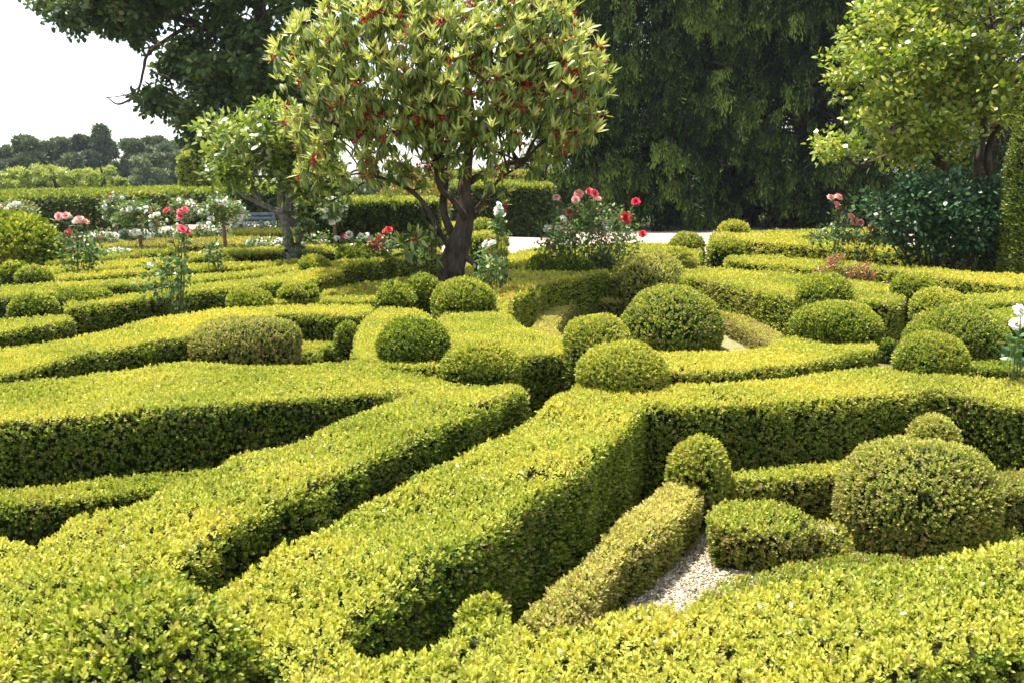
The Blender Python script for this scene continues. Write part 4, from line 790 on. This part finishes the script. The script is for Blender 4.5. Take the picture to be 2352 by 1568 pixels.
rose([785, 880], 14.5, [(789, 541, 'r', 1.1), (797, 545, 'w'), (776, 547, 'w'), (801, 538, 'w'), (893, 526, 'r', 1.2), (887, 530, 'r'), (876, 545, 'r', 1.1), (858, 556, 'r', 1.1), (862, 568, 'r'), (884, 560, 'r'), (886, 572, 'r'), (880, 566, 'r'), (850, 549, 'w', 1.3), (840, 540, 'w'), (832, 541, 'w')], [(770, 560), (900, 545), (900, 580), (770, 575)], 'low rose bush of crimson and white blooms left of the thick trunk', K=40, n=12, rad=.12, ln=.06, bsize=.07)
rose([480], 13.4, [], [(480, 560), (500, 560), (505, 600), (478, 608)], 'leggy blue green rose without flowers beside the tiny ball', K=14, n=10, rad=.1, ln=.07)
rose([2345], 5.6, [(2345, 712, 'w', 1.0), (2336, 742, 'w', 1.25), (2356, 735, 'w', 1.0)], [(2310, 800), (2345, 770), (2380, 780), (2380, 830), (2330, 830)], 'large white rose with grey green leaves at the right edge', K=12, n=7, rad=.06, ln=.06, bsize=.045, tone=.35)
def standard(px, y0, yc, w_, h_, Y, label, nb=16):
    bl = [(px + w_ * .5 * math.cos(a_) * q_, yc + h_ * .5 * math.sin(a_) * q_, 'w', 1) for a_, q_ in zip(rng.uniform(0, 6.28, nb), rng.uniform(.4, 1.1, nb) ** .5)]
    top = P(px, yc, Y); b = top.copy(); b[2] = 0
    o = empty('standard_rose', tuple(b), label, 'rose tree', 'white standard roses'); mb = MB(); pp, rr = smoothpath([b, (b + top) / 2 + [.02, 0, 0], top], [M(5, Y), M(4.2, Y), M(3.5, Y)], 5); tube(mb, pp, rr, 8, .08)
    mb.build('stem', m_stake, o, True); K = 34; a_ = rng.uniform(0, 6.28, K); q_ = rng.random(K) ** .5; c = np.array([P(px + w_ * .48 * math.cos(u) * v, yc + h_ * .46 * math.sin(u) * v, Y + rng.normal(0, .16)) for u, v in zip(a_, q_)])
    mb = MB(); cloud(mb, c, np.full(K, .15), 40, .065, .042, .66, tvar=.2); mb.build('foliage', m_roseleaf, o)
    for q in bl:
        t = P(q[0], q[1], Y - .12 + rng.normal(0, .12)); c = bpy.data.objects.new('bloom', BM['w'][rng.integers(3)]); COL.objects.link(c); c.parent = o; c.location = Vector(t) - o.location; s_ = .050 * rng.uniform(.75, 1.2); c.scale = (s_,) * 3; c.rotation_euler = (R(40) + rng.normal(0, .3), rng.normal(0, .3), 0)
standard(262, 530, 480, 50, 70, 20.0, 'white standard rose, farthest left, pointed head against the dark hedge')
standard(317, 570, 502, 92, 66, 17.5, 'white standard rose with the widest leafy head at left', 20)
standard(511, 565, 488, 96, 60, 17.0, 'white standard rose left of the small lichen tree', 20)
standard(765, 565, 480, 44, 60, 17.5, 'white standard rose between the two main trees')
standard(418, 530, 482, 56, 50, 21.0, 'white standard rose behind the coral red blooms', 10)
standard(38, 530, 487, 90, 40, 21.0, 'white standard rose low at the left edge', 14)
def whitebed(px0, px1, y0, y1, Y, label, nb=24):
    nb = int(nb * 1.4)
    bl = [(rng.uniform(px0, px1), rng.uniform(y0, y1), 'w', rng.uniform(.8, 1.2)) for _ in range(nb)]
    rose([(px0 * 3 + px1) / 4, (px0 + px1 * 3) / 4], Y, bl, [(px0, y0 + 4), (px1, y0 + 4), (px1 + 5, y1 + 10), (px0 - 5, y1 + 10)], label, K=34, n=14, rad=.14, ln=.06, bsize=.060, tone=.66, group='low white rose beds')
whitebed(205, 270, 533, 556, 19.0, 'low bed of white roses left of the widest standard')
whitebed(120, 200, 548, 590, 16.6, 'low bed of white roses beside the large rounded bush', 12)
whitebed(275, 345, 528, 550, 20.0, 'low bed of white roses behind the widest standard', 26)
whitebed(350, 425, 524, 548, 20.6, 'low bed of white roses behind the coral red blooms', 22)
whitebed(455, 520, 512, 545, 20.8, 'low bed of white roses under the standard by the small tree', 14)
whitebed(530, 640, 508, 524, 24, 'low bed of white roses in the shade of the grey bench', 20)
whitebed(560, 650, 550, 566, 18.0, 'low bed of white roses behind the trunk of the small tree', 16)
whitebed(215, 300, 572, 584, 16.5, 'thin bed of white roses along the orange hedge', 10)
whitebed(690, 750, 535, 566, 18.2, 'low bed of white roses right of the trunk of the small tree', 12)

# ---- bench
Yb = 25.5; a = P(548, 488, Yb); b = P(628, 488, Yb); o = empty('garden_bench', ((a[0] + b[0]) / 2, Yb, 0), 'grey blue wooden bench in front of the tall dark hedge', 'bench'); L = b[0] - a[0]; xc = (a[0] + b[0]) / 2
def boxm(mb, c, s):
    v = np.array([[x, y, z] for x in (-.5, .5) for y in (-.5, .5) for z in (-.5, .5)]) * s + c
    mb.add(v, [np.array([[0, 1, 3, 2], [4, 6, 7, 5], [0, 4, 5, 1], [2, 3, 7, 6], [0, 2, 6, 4], [1, 5, 7, 3]])])
zt_ = a[2]
mb = MB(); [boxm(mb, [xc, Yb + .2, zt_ - .05 - .11 * i], [L, .03, .08]) for i in range(3)]; mb.build('backrest', m_bench, o)
mb = MB(); [boxm(mb, [xc, Yb - .1 * i, zt_ - .42], [L, .085, .03]) for i in range(4)]; mb.build('seat', m_bench, o)
for sx in (-1, 1):
    for yy_, hh_ in ((.22, zt_), (-.32, zt_ - .44)): mb = MB(); boxm(mb, [xc + sx * (L / 2 - .06), Yb + yy_, hh_ / 2], [.06, .06, hh_]); mb.build('leg', m_bench, o)

# ---- fallen petals
mb = MB(); n = 900; px = rng.uniform(740, 1400, n); py = rng.uniform(618, 700, n)
ka = inpoly(px, py, np.array([(1110, 642), (1300, 624), (1385, 622), (1345, 634), (1255, 648), (1200, 668), (1165, 690), (1080, 690)], float)); kb = inpoly(px, py, np.array([(755, 668), (830, 657), (1000, 643), (1000, 652), (900, 664), (760, 678)], float))
p = np.array([W(a_, b_, .525 if A_ else .365) for a_, b_, A_, B_ in zip(px, py, ka, kb) if A_ or B_]); n = len(p); leaf_geo(mb, p, rng.normal(size=(n, 3)) * [1, 1, .2], np.array([0, 0, 1.0]) + rng.normal(0, .2, (n, 3)), rng.uniform(.03, .055, n), .03, rng.random(n) * .6, 0.0)
tag(mb.build('fallen_petals', m_redflower), 'faded red petals scattered on the hedges under the red flowered tree', 'petals', kind='stuff')

# ---- air between the garden and the distant wood
hb = bpy.data.meshes.new('haze'); hbm = bmesh.new(); bmesh.ops.create_cube(hbm, size=1.0)
for v in hbm.verts: v.co = (v.co.x * 260, 60 + v.co.y * 160, 11.5 + v.co.z * 25.2)
hbm.to_mesh(hb); hbm.free(); ho = bpy.data.objects.new('haze', hb); COL.objects.link(ho); tag(ho, 'thin pale air veiling the distant pine wood', 'haze', kind='stuff')
hm = bpy.data.materials.new('haze'); hm.use_nodes = True; ht = hm.node_tree; ht.nodes.clear(); hv = ht.nodes.new('ShaderNodeVolumePrincipled'); hv.inputs['Color'].default_value = (.86, .92, 1, 1); hv.inputs['Density'].default_value = .00025; hv.inputs['Anisotropy'].default_value = .2
hx = ht.nodes.new('ShaderNodeOutputMaterial'); ht.links.new(hv.outputs[0], hx.inputs['Volume']); hb.materials.append(hm)

# ---- stray pale petals on the near hedges
pts_ = [(rng.uniform(0, 2300), rng.uniform(870, 1500)) for _ in range(500)]; polys = [np.array(q, float) for q in ([(0, 900), (440, 845), (830, 850), (880, 890), (340, 930), (0, 960)], [(900, 930), (1190, 890), (900, 1020), (480, 1220), (420, 1290), (200, 1380), (0, 1400), (0, 1260), (240, 1200), (540, 1070)], [(1300, 910), (1440, 930), (1300, 1070), (800, 1420), (640, 1450), (540, 1370), (1000, 1090)], [(1000, 1530), (1500, 1410), (2300, 1280), (2300, 1440), (1500, 1568)], [(1500, 915), (1900, 870), (2200, 880), (1900, 910)])]
sel = [q for q in pts_ if any(inpoly(np.array([q[0]]), np.array([q[1]]), pg)[0] for pg in polys)][:70]
p = np.array([W(a_, b_, .523) for a_, b_ in sel]); n = len(p); mb = MB(); leaf_geo(mb, p, rng.normal(size=(n, 3)) * [1, 1, .3], np.array([0, 0, 1.0]) + rng.normal(0, .3, (n, 3)), rng.uniform(.008, .02, n), .009, rng.random(n), 0.0)
tag(mb.build('stray_petals', m_white), 'tiny pale petals lying here and there on the near hedge tops', 'petals', kind='stuff')
